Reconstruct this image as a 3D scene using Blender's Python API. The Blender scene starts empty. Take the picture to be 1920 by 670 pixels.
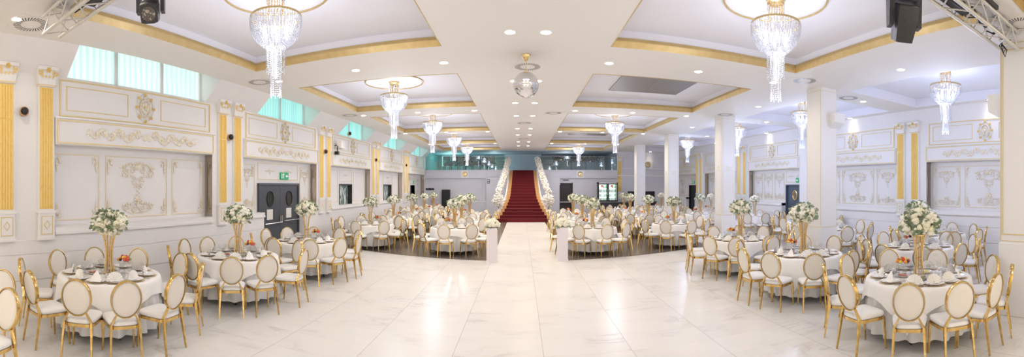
import bpy, math, random
from mathutils import Vector, Matrix
C = bpy.context.scene.collection
PI = math.pi
rnd = random.Random(7)
sin, cos = math.sin, math.cos

# ------------------------------------------------------------------ materials
MATS = {}
def nmat(name):
    m = bpy.data.materials.new(name); m.use_nodes = True
    nt = m.node_tree; b = nt.nodes['Principled BSDF']
    MATS[name] = m
    return m, nt, b
def mat(name, col, rough=0.5, metal=0.0, emit=None, es=0.0, noise=None, coat=0.0, spec=None, bump=None):
    m, nt, b = nmat(name)
    b.inputs['Base Color'].default_value = (*col, 1)
    b.inputs['Roughness'].default_value = rough
    b.inputs['Metallic'].default_value = metal
    b.inputs['Coat Weight'].default_value = coat
    if spec is not None: b.inputs['Specular IOR Level'].default_value = spec
    if emit: 
        b.inputs['Emission Color'].default_value = (*emit, 1); b.inputs['Emission Strength'].default_value = es
    if noise:                                  # (scale, second colour, low, high)
        tc = nt.nodes.new('ShaderNodeTexCoord'); n = nt.nodes.new('ShaderNodeTexNoise')
        n.inputs['Scale'].default_value = noise[0]; n.inputs['Detail'].default_value = 4
        r = nt.nodes.new('ShaderNodeValToRGB')
        r.color_ramp.elements[0].position = noise[2]; r.color_ramp.elements[1].position = noise[3]
        r.color_ramp.elements[0].color = (*col, 1); r.color_ramp.elements[1].color = (*noise[1], 1)
        nt.links.new(tc.outputs['Object'], n.inputs['Vector']); nt.links.new(n.outputs['Fac'], r.inputs['Fac'])
        nt.links.new(r.outputs['Color'], b.inputs['Base Color'])
    if bump:
        tc = nt.nodes.new('ShaderNodeTexCoord'); n = nt.nodes.new('ShaderNodeTexNoise'); bp = nt.nodes.new('ShaderNodeBump')
        n.inputs['Scale'].default_value = bump[0]; bp.inputs['Strength'].default_value = bump[1]; bp.inputs['Distance'].default_value = 0.01
        nt.links.new(tc.outputs['Object'], n.inputs['Vector']); nt.links.new(n.outputs['Fac'], bp.inputs['Height']); nt.links.new(bp.outputs['Normal'], b.inputs['Normal'])
    return m
def thin_glass(name, tint, gloss=1.0, rough=0.02, fac=None):
    m, nt, b = nmat(name); nt.nodes.remove(b)
    out = nt.nodes['Material Output']
    t = nt.nodes.new('ShaderNodeBsdfTransparent'); t.inputs['Color'].default_value = (*tint, 1)
    g = nt.nodes.new('ShaderNodeBsdfGlossy'); g.inputs['Roughness'].default_value = rough; g.inputs['Color'].default_value = (gloss, gloss, gloss, 1)
    mx = nt.nodes.new('ShaderNodeMixShader')
    if fac is None:
        f = nt.nodes.new('ShaderNodeLayerWeight'); f.inputs['Blend'].default_value = .5
        p_ = nt.nodes.new('ShaderNodeMath'); p_.operation = 'POWER'; nt.links.new(f.outputs['Facing'], p_.inputs[0]); p_.inputs[1].default_value = 2.5
        q_ = nt.nodes.new('ShaderNodeMath'); q_.operation = 'MULTIPLY_ADD'; nt.links.new(p_.outputs[0], q_.inputs[0]); q_.inputs[1].default_value = .75; q_.inputs[2].default_value = .09
        nt.links.new(q_.outputs[0], mx.inputs['Fac'])
    else: mx.inputs['Fac'].default_value = fac
    nt.links.new(t.outputs[0], mx.inputs[1]); nt.links.new(g.outputs[0], mx.inputs[2]); nt.links.new(mx.outputs[0], out.inputs['Surface'])
    return m

M_WALL = mat('white_wall_paint', (.83, .81, .80), .55, noise=(3, (.85, .83, .82), .3, .7))
M_WHITE = mat('white_gloss_moulding', (.86, .845, .83), .35)
M_CEIL = mat('white_ceiling_paint', (.84, .81, .775), .7, noise=(2, (.85, .82, .785), .3, .7))
M_RECESS = mat('lilac_light_in_ceiling_white', (.83, .83, .89), .7, noise=(2, (.845, .845, .90), .3, .7))  # cool lilac chandelier light put into the white ceiling colour
M_GOLDT = mat('gold_moulding_paint', (.65, .49, .23), .36, .5, noise=(9, (.58, .42, .18), .35, .7))
M_LINE = mat('thin_gold_line_paint', (.78, .63, .32), .45, .2)
M_YEL = mat('yellow_flute_paint', (.86, .60, .16), .4, .15, noise=(20, (.90, .66, .24), .3, .7))
M_ORN = mat('ivory_gold_ornament', (.85, .82, .75), .45, .05, noise=(26, (.74, .60, .34), .42, .62))
M_LINE2 = mat('pale_gold_line_paint', (.80, .71, .52), .5, .1)
M_CHAIRG = mat('polished_gold_metal', (.60, .39, .13), .18, 1.0, noise=(16, (.80, .57, .23), .35, .7), bump=(22, .25))
M_VASE = mat('brushed_gold_vase', (.88, .68, .36), .28, 1.0, noise=(30, (.70, .48, .18), .35, .7))
M_LEATH = mat('white_leatherette', (.84, .82, .79), .42, bump=(60, .08))
M_BACK = mat('cream_backrest_leather', (.77, .72, .65), .45, bump=(60, .08))
M_CLOTH = mat('shade_toned_table_linen', (.79, .775, .76), .85, bump=(240, .12))  # greyer than the overlay: shading of the undercloth put into its colour
M_CLOTH2 = mat('white_overlay_linen', (.88, .86, .83), .8, bump=(240, .12))
M_NAP = mat('ivory_napkin_linen', (.90, .88, .84), .8, bump=(200, .1))
M_PORC = mat('white_porcelain', (.88, .87, .86), .15)
M_CHARG = mat('gold_charger', (.84, .66, .43), .35, .15)
M_STEEL = mat('cutlery_steel', (.62, .62, .64), .2, 1.0)
M_BLACK = mat('black_metal', (.012, .012, .014), .4)
M_BLACKP = mat('black_plastic', (.025, .025, .028), .35, noise=(30, (.035, .035, .04), .3, .7))
M_ALU = mat('aluminium_truss', (.74, .72, .68), .35, .6, noise=(12, (.66, .64, .6), .3, .7))
M_DOOR = mat('anthracite_door_paint', (.06, .068, .082), .4)
M_DDARK = mat('dark_door_paint', (.012, .013, .018), .5)
M_BLUED = mat('slate_blue_door_paint', (.075, .105, .14), .45)
M_PAPER = None
M_GREEN = mat('green_sign_face', (.02, .36, .14), .5, emit=(.02, .5, .2), es=.12)
M_SIGNW = mat('white_sign_print', (.9, .9, .9), .5, emit=(1, 1, 1), es=.1)
M_LEAF = mat('eucalyptus_green', (.17, .25, .12), .55, noise=(14, (.32, .38, .27), .35, .65))
M_FLOW = mat('white_blossom', (.90, .88, .79), .75, noise=(9, (.88, .83, .56), .42, .66), bump=(55, 1.0))
M_FLOWC = mat('cream_blossom', (.89, .85, .66), .75, noise=(9, (.90, .88, .78), .4, .65), bump=(70, 1.0))
M_FLOWW = mat('pure_white_blossom', (.92, .90, .84), .8, noise=(12, (.86, .82, .70), .5, .75), bump=(60, .8))
M_RED = mat('red_fruit', (.62, .05, .03), .3, noise=(12, (.72, .12, .04), .4, .7))
M_ORANGE = mat('orange_fruit', (.86, .33, .03), .4)
M_YELF = mat('yellow_fruit', (.85, .62, .08), .4)
M_GRAPE = mat('dark_grape', (.05, .015, .035), .25)
M_KIWI = mat('green_fruit', (.30, .36, .06), .4)
M_FOODY = mat('yellow_salad', (.80, .66, .18), .6, noise=(60, (.86, .80, .45), .4, .6))
M_FOODR = mat('red_brown_cold_cuts', (.45, .10, .05), .6, noise=(40, (.62, .30, .18), .4, .6))
M_FOODG = mat('green_salad', (.20, .26, .08), .6, noise=(50, (.55, .20, .10), .5, .65))
M_DRINK = mat('dark_preserve', (.03, .015, .015), .3)
M_GLASS = thin_glass('clear_drinking_glass', (.95, .96, .97), .9)
M_RAIL = thin_glass('greenish_railing_glass', (.80, .90, .89), .9, .01)
M_FRIDGEG = thin_glass('fridge_door_glass', (.95, .97, .96), .35, .02)
M_MIRB = mat('bronze_mirror', (.47, .40, .33), .06, 1.0)
M_CHROME = mat('mirror_facets', (.78, .78, .8), .06, 1.0)
M_LAMP = mat('lit_lamp_lens', (1, .96, .9), .4, emit=(1, .93, .82), es=14)
M_BULB = mat('lit_chandelier_bulb', (1, 1, 1), .4, emit=(.90, .93, 1), es=8)
M_GRILL = None
M_RIM = mat('white_lamp_rim', (.9, .88, .85), .4)
M_WOOD = mat('honey_oak', (.58, .34, .13), .4, noise=(18, (.68, .43, .19), .3, .7))
M_TEAL = mat('teal_light_in_wall_colour', (.17, .36, .36), .6, noise=(1.2, (.24, .44, .43), .3, .7))  # teal lighting on the balcony wall put into its base colour
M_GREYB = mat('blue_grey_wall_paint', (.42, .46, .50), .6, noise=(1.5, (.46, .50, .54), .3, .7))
M_BWALL = mat('cool_white_wall_paint', (.70, .695, .75), .55, noise=(3, (.73, .725, .775), .3, .7))
M_PINK = mat('pale_pillar_lacquer', (.80, .76, .79), .4)
M_POT = mat('white_pot_glaze', (.85, .84, .82), .3)
M_COPPER = mat('rose_gold_housing', (.75, .45, .28), .25, .9)
M_REDX = mat('red_extinguisher_paint', (.5, .02, .02), .35)
M_BOTG = mat('green_bottle_glass', (.05, .46, .20), .2)
M_BOTR = mat('cola_bottle', (.10, .02, .015), .2)
M_BARK = mat('brown_bark', (.15, .09, .05), .8)
M_SOCK = mat('white_socket_plastic', (.82, .81, .79), .4)

def ramp(nt, vec_or_fac, stops):
    r = nt.nodes.new('ShaderNodeValToRGB')
    e = r.color_ramp.elements
    while len(e) < len(stops): e.new(.5)
    for i, (p, c) in enumerate(stops): e[i].position = p; e[i].color = (*c, 1)
    nt.links.new(vec_or_fac, r.inputs['Fac']); return r
def mathn(nt, op, a, b=None):
    n = nt.nodes.new('ShaderNodeMath'); n.operation = op
    for i, v in enumerate((a, b)):
        if v is None: continue
        if isinstance(v, (int, float)): n.inputs[i].default_value = v
        else: nt.links.new(v, n.inputs[i])
    return n.outputs[0]
def mixc(nt, fac, a, b):
    n = nt.nodes.new('ShaderNodeMix'); n.data_type = 'RGBA'
    for s, v in ((n.inputs['Factor'], fac), (n.inputs[6], a), (n.inputs[7], b)):
        if isinstance(v, (int, float)): s.default_value = v
        elif isinstance(v, tuple): s.default_value = (*v, 1)
        else: nt.links.new(v, s)
    return n.outputs[2]

def marble_mat():
    m, nt, b = nmat('polished_marble_tiles')
    tc = nt.nodes.new('ShaderNodeTexCoord'); sep = nt.nodes.new('ShaderNodeSeparateXYZ')
    nt.links.new(tc.outputs['Object'], sep.inputs[0])
    TX, TY = 1.07, .55
    ux = mathn(nt, 'DIVIDE', mathn(nt, 'ADD', sep.outputs[0], -.26), TX); uy = mathn(nt, 'DIVIDE', mathn(nt, 'ADD', sep.outputs[1], -.48), TY)
    fx = mathn(nt, 'ABSOLUTE', mathn(nt, 'SUBTRACT', mathn(nt, 'FRACT', ux), .5)); fy = mathn(nt, 'ABSOLUTE', mathn(nt, 'SUBTRACT', mathn(nt, 'FRACT', uy), .5))
    jx = mathn(nt, 'GREATER_THAN', fx, .5 - .0042 / TX); jy = mathn(nt, 'GREATER_THAN', fy, .5 - .0020 / TY)
    joint = mathn(nt, 'MAXIMUM', jx, mathn(nt, 'MULTIPLY', jy, .55))
    # per tile offset so that the veins break at the joints
    cell = nt.nodes.new('ShaderNodeCombineXYZ'); nt.links.new(mathn(nt, 'FLOOR', ux), cell.inputs[0]); nt.links.new(mathn(nt, 'FLOOR', uy), cell.inputs[1])
    wn = nt.nodes.new('ShaderNodeTexWhiteNoise'); wn.noise_dimensions = '3D'; nt.links.new(cell.outputs[0], wn.inputs['Vector'])
    sc = nt.nodes.new('ShaderNodeVectorMath'); sc.operation = 'SCALE'; sc.inputs['Scale'].default_value = 9; nt.links.new(wn.outputs['Color'], sc.inputs[0])
    add = nt.nodes.new('ShaderNodeVectorMath'); nt.links.new(tc.outputs['Object'], add.inputs[0]); nt.links.new(sc.outputs[0], add.inputs[1])
    mp = nt.nodes.new('ShaderNodeMapping'); mp.inputs['Rotation'].default_value = (0, 0, .5); mp.inputs['Scale'].default_value = (.75, 2.2, 1); nt.links.new(add.outputs[0], mp.inputs[0])
    n1 = nt.nodes.new('ShaderNodeTexNoise'); n1.inputs['Scale'].default_value = .9; n1.inputs['Detail'].default_value = 7; n1.inputs['Roughness'].default_value = .62; n1.inputs['Distortion'].default_value = .6
    nt.links.new(mp.outputs[0], n1.inputs['Vector'])
    v = mathn(nt, 'ABSOLUTE', mathn(nt, 'SUBTRACT', n1.outputs['Fac'], .5))
    n2 = nt.nodes.new('ShaderNodeTexNoise'); n2.inputs['Scale'].default_value = 1.1; nt.links.new(add.outputs[0], n2.inputs['Vector'])
    mask = ramp(nt, n2.outputs['Fac'], [(.46, (0, 0, 0)), (.66, (1, 1, 1))])
    vein = ramp(nt, v, [(0, (1, 1, 1)), (.006, (.55, .55, .55)), (.03, (0, 0, 0))])
    vm = mathn(nt, 'MULTIPLY', mathn(nt, 'MULTIPLY', vein.outputs[0], mask.outputs[0]), .75)
    cloud = ramp(nt, n2.outputs['Fac'], [(.3, (.80, .775, .735)), (.7, (.755, .73, .70))])
    c1 = mixc(nt, vm, cloud.outputs[0], (.50, .47, .45))
    c2 = mixc(nt, mathn(nt, 'MULTIPLY', joint, .62), c1, (.36, .33, .30))
    nt.links.new(c2, b.inputs['Base Color'])
    b.inputs['Roughness'].default_value = .30; b.inputs['Specular IOR Level'].default_value = .38
    return m
def parquet_mat():
    m, nt, b = nmat('dark_parquet')
    tc = nt.nodes.new('ShaderNodeTexCoord'); br = nt.nodes.new('ShaderNodeTexBrick')
    br.inputs['Scale'].default_value = 1; br.inputs['Brick Width'].default_value = 1.3; br.inputs['Row Height'].default_value = .2; br.inputs['Mortar Size'].default_value = .003
    br.inputs['Color1'].default_value = (.115, .092, .078, 1); br.inputs['Color2'].default_value = (.15, .122, .105, 1); br.inputs['Mortar'].default_value = (.03, .026, .024, 1)
    nt.links.new(tc.outputs['Object'], br.inputs['Vector'])
    n = nt.nodes.new('ShaderNodeTexNoise'); n.inputs['Scale'].default_value = 6; mp = nt.nodes.new('ShaderNodeMapping'); mp.inputs['Scale'].default_value = (1, 8, 1)
    nt.links.new(tc.outputs['Object'], mp.inputs[0]); nt.links.new(mp.outputs[0], n.inputs['Vector'])
    nt.links.new(mixc(nt, mathn(nt, 'MULTIPLY', n.outputs['Fac'], .35), br.outputs['Color'], (.21, .175, .15)), b.inputs['Base Color'])
    b.inputs['Roughness'].default_value = .24
    return m
def wave_mat(name, c1, c2, scale, axis, emit=0, rough=.8):
    m, nt, b = nmat(name)
    tc = nt.nodes.new('ShaderNodeTexCoord'); w = nt.nodes.new('ShaderNodeTexWave'); w.bands_direction = axis
    w.inputs['Scale'].default_value = scale; w.inputs['Distortion'].default_value = 1.5; w.inputs['Detail'].default_value = 2
    nt.links.new(tc.outputs['Object'], w.inputs['Vector'])
    r = ramp(nt, w.outputs['Fac'], [(0, c1), (1, c2)])
    nt.links.new(r.outputs[0], b.inputs['Base Color']); b.inputs['Roughness'].default_value = rough
    if emit:
        nt.links.new(r.outputs[0], b.inputs['Emission Color']); b.inputs['Emission Strength'].default_value = emit
    return m
M_MARBLE, M_PARQ = marble_mat(), parquet_mat()
M_CURT = wave_mat('daylit_sheer_curtain', (.60, .88, .84), (.84, 1, .98), 2.2, 'Y', .42)
M_CURT2 = wave_mat('teal_daylit_sheer_curtain', (.30, .70, .66), (.46, .84, .79), 2.4, 'Y', .45)
M_GRILL = wave_mat('grey_air_grille', (.20, .19, .185), (.30, .285, .275), 9, 'Y', 0, .5)
M_CARPET = mat('crimson_carpet', (.150, .008, .014), .95, noise=(60, (.11, .006, .010), .3, .7))
M_FRIDGEIN = mat('lit_fridge_interior', (.9, .95, .93), .5, emit=(.85, 1, .95), es=1.5)
M_TINSEL = None
def tinsel():
    m, nt, b = nmat('silver_sequin_curtain')
    tc = nt.nodes.new('ShaderNodeTexCoord'); v = nt.nodes.new('ShaderNodeTexVoronoi'); v.inputs['Scale'].default_value = 26
    mp = nt.nodes.new('ShaderNodeMapping'); mp.inputs['Scale'].default_value = (1, 1, .18)
    nt.links.new(tc.outputs['Object'], mp.inputs[0]); nt.links.new(mp.outputs[0], v.inputs['Vector'])
    r = ramp(nt, v.outputs['Color'], [(.15, (.10, .15, .14)), (.45, (.36, .45, .43)), (.8, (.80, .88, .86))])
    nt.links.new(r.outputs[0], b.inputs['Base Color']); b.inputs['Roughness'].default_value = .35; b.inputs['Metallic'].default_value = .4
    return m
M_TINSEL = tinsel()
def crystal():
    m, nt, b = nmat('chandelier_crystal'); nt.nodes.remove(b)
    out = nt.nodes['Material Output']
    tr = nt.nodes.new('ShaderNodeBsdfTranslucent'); tr.inputs['Color'].default_value = (.85, .87, .95, 1)
    gl = nt.nodes.new('ShaderNodeBsdfGlossy'); gl.inputs['Roughness'].default_value = .12
    tp = nt.nodes.new('ShaderNodeBsdfTransparent')
    df = nt.nodes.new('ShaderNodeBsdfDiffuse'); df.inputs['Color'].default_value = (.80, .81, .88, 1)
    a = nt.nodes.new('ShaderNodeMixShader'); a.inputs[0].default_value = .5
    b2 = nt.nodes.new('ShaderNodeMixShader'); b2.inputs[0].default_value = .55
    c = nt.nodes.new('ShaderNodeMixShader'); c.inputs[0].default_value = .30
    nt.links.new(tr.outputs[0], a.inputs[1]); nt.links.new(df.outputs[0], a.inputs[2])
    nt.links.new(a.outputs[0], b2.inputs[1]); nt.links.new(gl.outputs[0], b2.inputs[2])
    nt.links.new(b2.outputs[0], c.inputs[1]); nt.links.new(tp.outputs[0], c.inputs[2])
    nt.links.new(c.outputs[0], out.inputs['Surface'])
    return m
M_CRYS = crystal()
def paper():
    m, nt, b = nmat('printed_notice_paper')
    tc = nt.nodes.new('ShaderNodeTexCoord'); w = nt.nodes.new('ShaderNodeTexWave'); w.bands_direction = 'Z'; w.inputs['Scale'].default_value = 6
    nt.links.new(tc.outputs['Object'], w.inputs['Vector'])
    r = ramp(nt, w.outputs['Fac'], [(.1, (.66, .64, .60)), (.4, (.80, .78, .72))])
    nt.links.new(r.outputs[0], b.inputs['Base Color']); b.inputs['Roughness'].default_value = .7
    return m
M_PAPER = paper()
def damask():
    m, nt, b = nmat('black_silver_damask')
    tc = nt.nodes.new('ShaderNodeTexCoord'); v = nt.nodes.new('ShaderNodeTexVoronoi'); v.inputs['Scale'].default_value = 14; v.feature = 'DISTANCE_TO_EDGE'
    nt.links.new(tc.outputs['Object'], v.inputs['Vector'])
    r = ramp(nt, v.outputs['Distance'], [(.05, (.45, .48, .50)), (.20, (.03, .035, .04))])
    nt.links.new(r.outputs[0], b.inputs['Base Color']); b.inputs['Roughness'].default_value = .5
    return m
M_DAM = damask()

# ------------------------------------------------------------------ mesh builder
class MB:
    def __init__(s): s.v = []; s.f = []; s.mi = []; s.cur = 0
    def add(s, vs, fs):
        o = len(s.v); s.v += [tuple(p) for p in vs]
        for f in fs: s.f.append(tuple(i + o for i in f)); s.mi.append(s.cur)
    def box(s, x0, x1, y0, y1, z0, z1):
        s.add([(x0, y0, z0), (x1, y0, z0), (x1, y1, z0), (x0, y1, z0), (x0, y0, z1), (x1, y0, z1), (x1, y1, z1), (x0, y1, z1)],
              [(0, 3, 2, 1), (4, 5, 6, 7), (0, 1, 5, 4), (1, 2, 6, 5), (2, 3, 7, 6), (3, 0, 4, 7)])
        return s
    def bbox(s, x0, x1, y0, y1, z0, z1, b=.01):        # box with chamfered edges
        for (ax, ay, az, bx, by, bz) in ((b, b, 0, b, b, 0), (b, 0, b, b, 0, b), (0, b, b, 0, b, b)): pass
        P = []
        for (x, sx) in ((x0, 1), (x1, -1)):
            for (y, sy) in ((y0, 1), (y1, -1)):
                for (z, sz) in ((z0, 1), (z1, -1)):
                    P += [Vector((x, y + sy * b, z + sz * b)), Vector((x + sx * b, y, z + sz * b)), Vector((x + sx * b, y + sy * b, z))]
        s.hull(P); return s
    def hull(s, pts):
        import bmesh
        bm = bmesh.new()
        for p in pts: bm.verts.new(p)
        bmesh.ops.convex_hull(bm, input=bm.verts); bmesh.ops.dissolve_limit(bm, angle_limit=.01, verts=bm.verts, edges=bm.edges)
        bm.verts.index_update()
        s.add([v.co for v in bm.verts], [[v.index for v in f.verts] for f in bm.faces]); bm.free(); return s
    def poly(s, pts): s.add(pts, [tuple(range(len(pts)))]); return s
    def rings(s, rings, closed=True, cap0=False, cap1=False, loop=False):
        n = len(rings[0]); o = len(s.v)
        vs = [p for r in rings for p in r]; fs = []
        R = len(rings)
        for i in range(R if loop else R - 1):
            a, b = i * n, ((i + 1) % R) * n
            for j in range(n if closed else n - 1):
                k = (j + 1) % n
                fs.append((a + j, a + k, b + k, b + j))
        if cap0: fs.append(tuple(reversed(range(n))))
        if cap1: fs.append(tuple(range((R - 1) * n, R * n)))
        s.add(vs, fs); return s
    def tube(s, pts, r, n=6, closed=False, caps=True, flat=1.0, up=None):
        pts = [Vector(p) for p in pts]; N = len(pts); rings = []
        prev = None
        for i, p in enumerate(pts):
            if closed: t = pts[(i + 1) % N] - pts[i - 1]
            else: t = pts[min(i + 1, N - 1)] - pts[max(i - 1, 0)]
            t = t.normalized() if t.length > 1e-9 else Vector((0, 0, 1))
            if up is not None:
                a = Vector(up) - t * t.dot(Vector(up))
            elif prev is None:
                a = Vector((0, 0, 1)) if abs(t.z) < .9 else Vector((1, 0, 0)); a = a - t * t.dot(a)
            else: a = prev - t * t.dot(prev)
            a = a.normalized() if a.length > 1e-6 else t.orthogonal().normalized()
            prev = a; b = t.cross(a)
            rr = r[i] if isinstance(r, (list, tuple)) else r
            rings.append([p + a * (rr * flat * cos(2 * PI * k / n)) + b * (rr * sin(2 * PI * k / n)) for k in range(n)])
        s.rings(rings, True, caps and not closed, caps and not closed, closed); return s
    def bar(s, a, b, w, d, up=(0, 0, 1)):              # rectangular bar from a to b
        a, b = Vector(a), Vector(b); t = (b - a).normalized(); u = Vector(up); u = (u - t * t.dot(u)).normalized(); v = t.cross(u)
        R = [[p + u * (sx * w / 2) + v * (sy * d / 2) for sx, sy in ((1, 1), (-1, 1), (-1, -1), (1, -1))] for p in (a, b)]
        s.rings(R, True, True, True); return s
    def lathe(s, prof, n=24, c=(0, 0, 0), cap0=False, cap1=False):
        s.rings([[(c[0] + r * cos(2 * PI * k / n), c[1] + r * sin(2 * PI * k / n), c[2] + z) for k in range(n)] for r, z in prof], True, cap0, cap1); return s
    def ball(s, c, r, seg=8, rin=5, sq=(1, 1, 1), wob=0, rot=None):
        c = Vector(c); vs = []; 
        def pt(th, ph):
            k = r * (1 + (wob * sin(5 * ph + 3 * th) * sin(th) if wob else 0))
            p = Vector((k * sin(th) * cos(ph) * sq[0], k * sin(th) * sin(ph) * sq[1], k * cos(th) * sq[2]))
            if rot is not None: p = rot @ p
            return c + p
        vs.append(pt(0, 0))
        for i in range(1, rin):
            for j in range(seg): vs.append(pt(PI * i / rin, 2 * PI * (j + .5 * (i % 2)) / seg))
        vs.append(pt(PI, 0)); fs = []
        for j in range(seg):
            k = (j + 1) % seg
            fs.append((0, 1 + j, 1 + k)); L = len(vs) - 1; b0 = 1 + (rin - 2) * seg
            fs.append((L, b0 + k, b0 + j))
            for i in range(rin - 2):
                a = 1 + i * seg; b = a + seg
                fs.append((a + j, b + j, b + k, a + k))
        s.add(vs, fs); return s
    def octa(s, c, r, h=None):
        h = h or r; x, y, z = c
        s.add([(x + r, y, z), (x, y + r, z), (x - r, y, z), (x, y - r, z), (x, y, z + h), (x, y, z - h)],
              [(0, 1, 4), (1, 2, 4), (2, 3, 4), (3, 0, 4), (1, 0, 5), (2, 1, 5), (3, 2, 5), (0, 3, 5)]); return s
    def mapped(s, fn): s.v = [tuple(fn(*p)) for p in s.v]; return s

ALL = []
def obj(name, mb, mats, parent=None, smooth=None, loc=None):
    me = bpy.data.meshes.new(name); me.from_pydata(mb.v, [], mb.f)
    if not isinstance(mats, (list, tuple)): mats = [mats]
    for m in mats: me.materials.append(m)
    if len(mats) > 1: me.polygons.foreach_set('material_index', mb.mi)
    import bmesh
    bm = bmesh.new(); bm.from_mesh(me); bmesh.ops.recalc_face_normals(bm, faces=bm.faces); bm.to_mesh(me); bm.free()
    if smooth is not None:
        me.shade_smooth(); me.set_sharp_from_angle(angle=math.radians(smooth))
    me.update()
    o = bpy.data.objects.new(name, me); C.objects.link(o)
    if parent: o.parent = parent
    if loc: o.location = loc
    return o
def tag(o, label, cat, group=None, kind=None):
    o['label'] = label; o['category'] = cat
    if group: o['group'] = group
    if kind: o['kind'] = kind
    return o
def empty(name, loc=(0, 0, 0), rz=0, label=None, cat=None, group=None):
    o = bpy.data.objects.new(name, None); C.objects.link(o); o.location = loc; o.rotation_euler = (0, 0, rz); o.empty_display_size = .1
    if label: tag(o, label, cat, group)
    return o
KIDS = {}
def dup(o, loc=None, rz=None, label=None, group=None, parent=None, scale=None):
    c = o.copy(); C.objects.link(c)
    if parent is not None: c.parent = parent
    if loc is not None: c.location = loc
    if rz is not None: c.rotation_euler = (0, 0, rz)
    if scale: c.scale = scale
    if label: c['label'] = label
    if group: c['group'] = group
    if o.name not in KIDS: KIDS[o.name] = list(o.children)
    for ch in KIDS[o.name]: dup(ch, parent=c)
    return c
class Proto:                                            # first placement moves the prototype itself
    def __init__(s, o): s.o = o; s.used = False; s.kids = list(o.children); KIDS[o.name] = s.kids
    def put(s, loc, rz=0, label=None, group=None, scale=None):
        if not s.used:
            s.used = True; o = s.o; o.location = loc; o.rotation_euler = (0, 0, rz)
            if scale: o.scale = scale
            if label: o['label'] = label
            if group: o['group'] = group
            return o
        return dup(s.o, loc, rz, label, group, None, scale or (1, 1, 1))
def struct(name, mb, mats, label=None, cat=None, smooth=None, parent=None):
    o = obj(name, mb, mats, parent, smooth)
    if parent is None:
        o['kind'] = 'structure'
        if label: o['label'] = label; o['category'] = cat
    return o

# ------------------------------------------------------------------ room constants (metres; camera stands at the origin, 2 m up)
XL, XR, YB, ZS, ZC = -6.66, 10.65, 28.2, 4.4, 4.70
PAIRS_L = [2.65, 7.85, 12.95, 18.05, 23.15]
BAYS = [(3.2, 7.25), (8.42, 12.4), (13.5, 17.5), (18.6, 22.6), (23.7, 27.9)]
YNEAR = -4.0

# floor
mb = MB(); mb.poly([(XL - .4, YNEAR, 0), (XR + .4, YNEAR, 0), (XR + .4, YB + .2, 0), (XL - .4, YB + .2, 0)])
struct('floor', mb, M_MARBLE, 'polished white marble tile floor across the whole hall', 'floor')
arc = lambda x: 11.05 + .042 * x * x
mb = MB()
for x0, x1 in ((XL, -.80), (1.27, 6.1)):
    N = 24; xs = [x0 + (x1 - x0) * i / N for i in range(N + 1)]
    mb.rings([[(x, arc(x), .004) for x in xs], [(x, YB, .004) for x in xs]], closed=False)
struct('floor_2', mb, M_PARQ, 'dark brown parquet floor with a curved front edge on both sides of the aisle', 'floor')

# ------------------------------------------------------------------ side walls
def W_left(u, d, z): return (XL + d, u, z)
def W_right(u, d, z): return (XR - d, u, z)
def W_back(u, d, z): return (u, YB - d, z)
def wbox(mb, W, u0, u1, d0, d1, z0, z1):
    vs = [W(u, d, z) for z in (z0, z1) for d in (d0, d1) for u in (u0, u1)]
    mb.add(vs, [(0, 1, 3, 2), (4, 6, 7, 5), (0, 4, 5, 1), (2, 3, 7, 6), (0, 2, 6, 4), (1, 5, 7, 3)])
def wframe(mb, W, u0, u1, z0, z1, d, w=.018, h=.012):
    wbox(mb, W, u0, u1, d, d + h, z0, z0 + w); wbox(mb, W, u0, u1, d, d + h, z1 - w, z1)
    wbox(mb, W, u0, u0 + w, d, d + h, z0 + w, z1 - w); wbox(mb, W, u1 - w, u1, d, d + h, z0 + w, z1 - w)
def spiral(c, r, turns, a0, sgn=1, n=18):
    return [(c[0] + r * (1 - .85 * i / n) * cos(a0 + sgn * 2 * PI * turns * i / n), c[1] + r * (1 - .85 * i / n) * sin(a0 + sgn * 2 * PI * turns * i / n)) for i in range(n + 1)]
def stroke(mb, W, pts, d, r0, r1=None):
    n = len(pts); r1 = r0 * .5 if r1 is None else r1
    nrm = Vector(W(0, 1, 0)) - Vector(W(0, 0, 0))
    r0 *= .8; r1 *= .8
    mb.tube([W(u, d, z) for u, z in pts], [r0 + (r1 - r0) * i / (n - 1) for i in range(n)], 5, up=tuple(nrm), flat=.7)
def leafp(mb, W, u, z, a, L, w, d):
    pts = [(0, 0), (.35, .5), (.7, .42), (1, 0), (.7, -.42), (.35, -.5)]
    P = [W(u + (p * cos(a) * L - q * sin(a) * w), d + (.012 if i in (1, 2, 4, 5) else .004), z + (p * sin(a) * L + q * cos(a) * w)) for i, (p, q) in enumerate(pts)]
    w *= .85; mid = W(u + .5 * L * cos(a), d + .022, z + .5 * L * sin(a))
    o = len(mb.v); mb.add(P + [mid], [(i, (i + 1) % 6, 6) for i in range(6)])
def bead(mb, W, u, z, r, d):
    mb.ball(W(u, d, z), r, 6, 4)
def frieze_ornament(mb, W, uc, zc, L, d):
    for q in range(7): leafp(mb, W, uc, zc - .06, PI * (.08 + .14 * q), .15, .06, d)
    for s in (-1, 1):
        n = 6; u = .13
        for k in range(n):
            f = k / n; R = .10 * (1 - .40 * f); up = 1 if k % 2 == 0 else -1; c = uc + s * (u + R * .9)
            stroke(mb, W, spiral((c, zc + up * .012), R * .82, 1.4, PI if s > 0 else 0, -s * up), d + .010, .020 * (1 - .3 * f))
            for q in range(6):
                a = PI / 2 * up + s * (-1.1 + q * .42); leafp(mb, W, c + s * .02 + .3 * R * cos(a), zc + up * .02 + .3 * R * sin(a), a, R * 1.05, .06, d)
            for da in (0, .55, -.55): leafp(mb, W, c + s * R * .75, zc - up * .015, (0 if s > 0 else PI) + s * da, .17 * (1 - .35 * f), .06, d)
            u += R * 2.35
        for da in (0, .4, -.4): leafp(mb, W, uc + s * (u - .02), zc, (0 if s > 0 else PI) + da, .14, .045, d)
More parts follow.
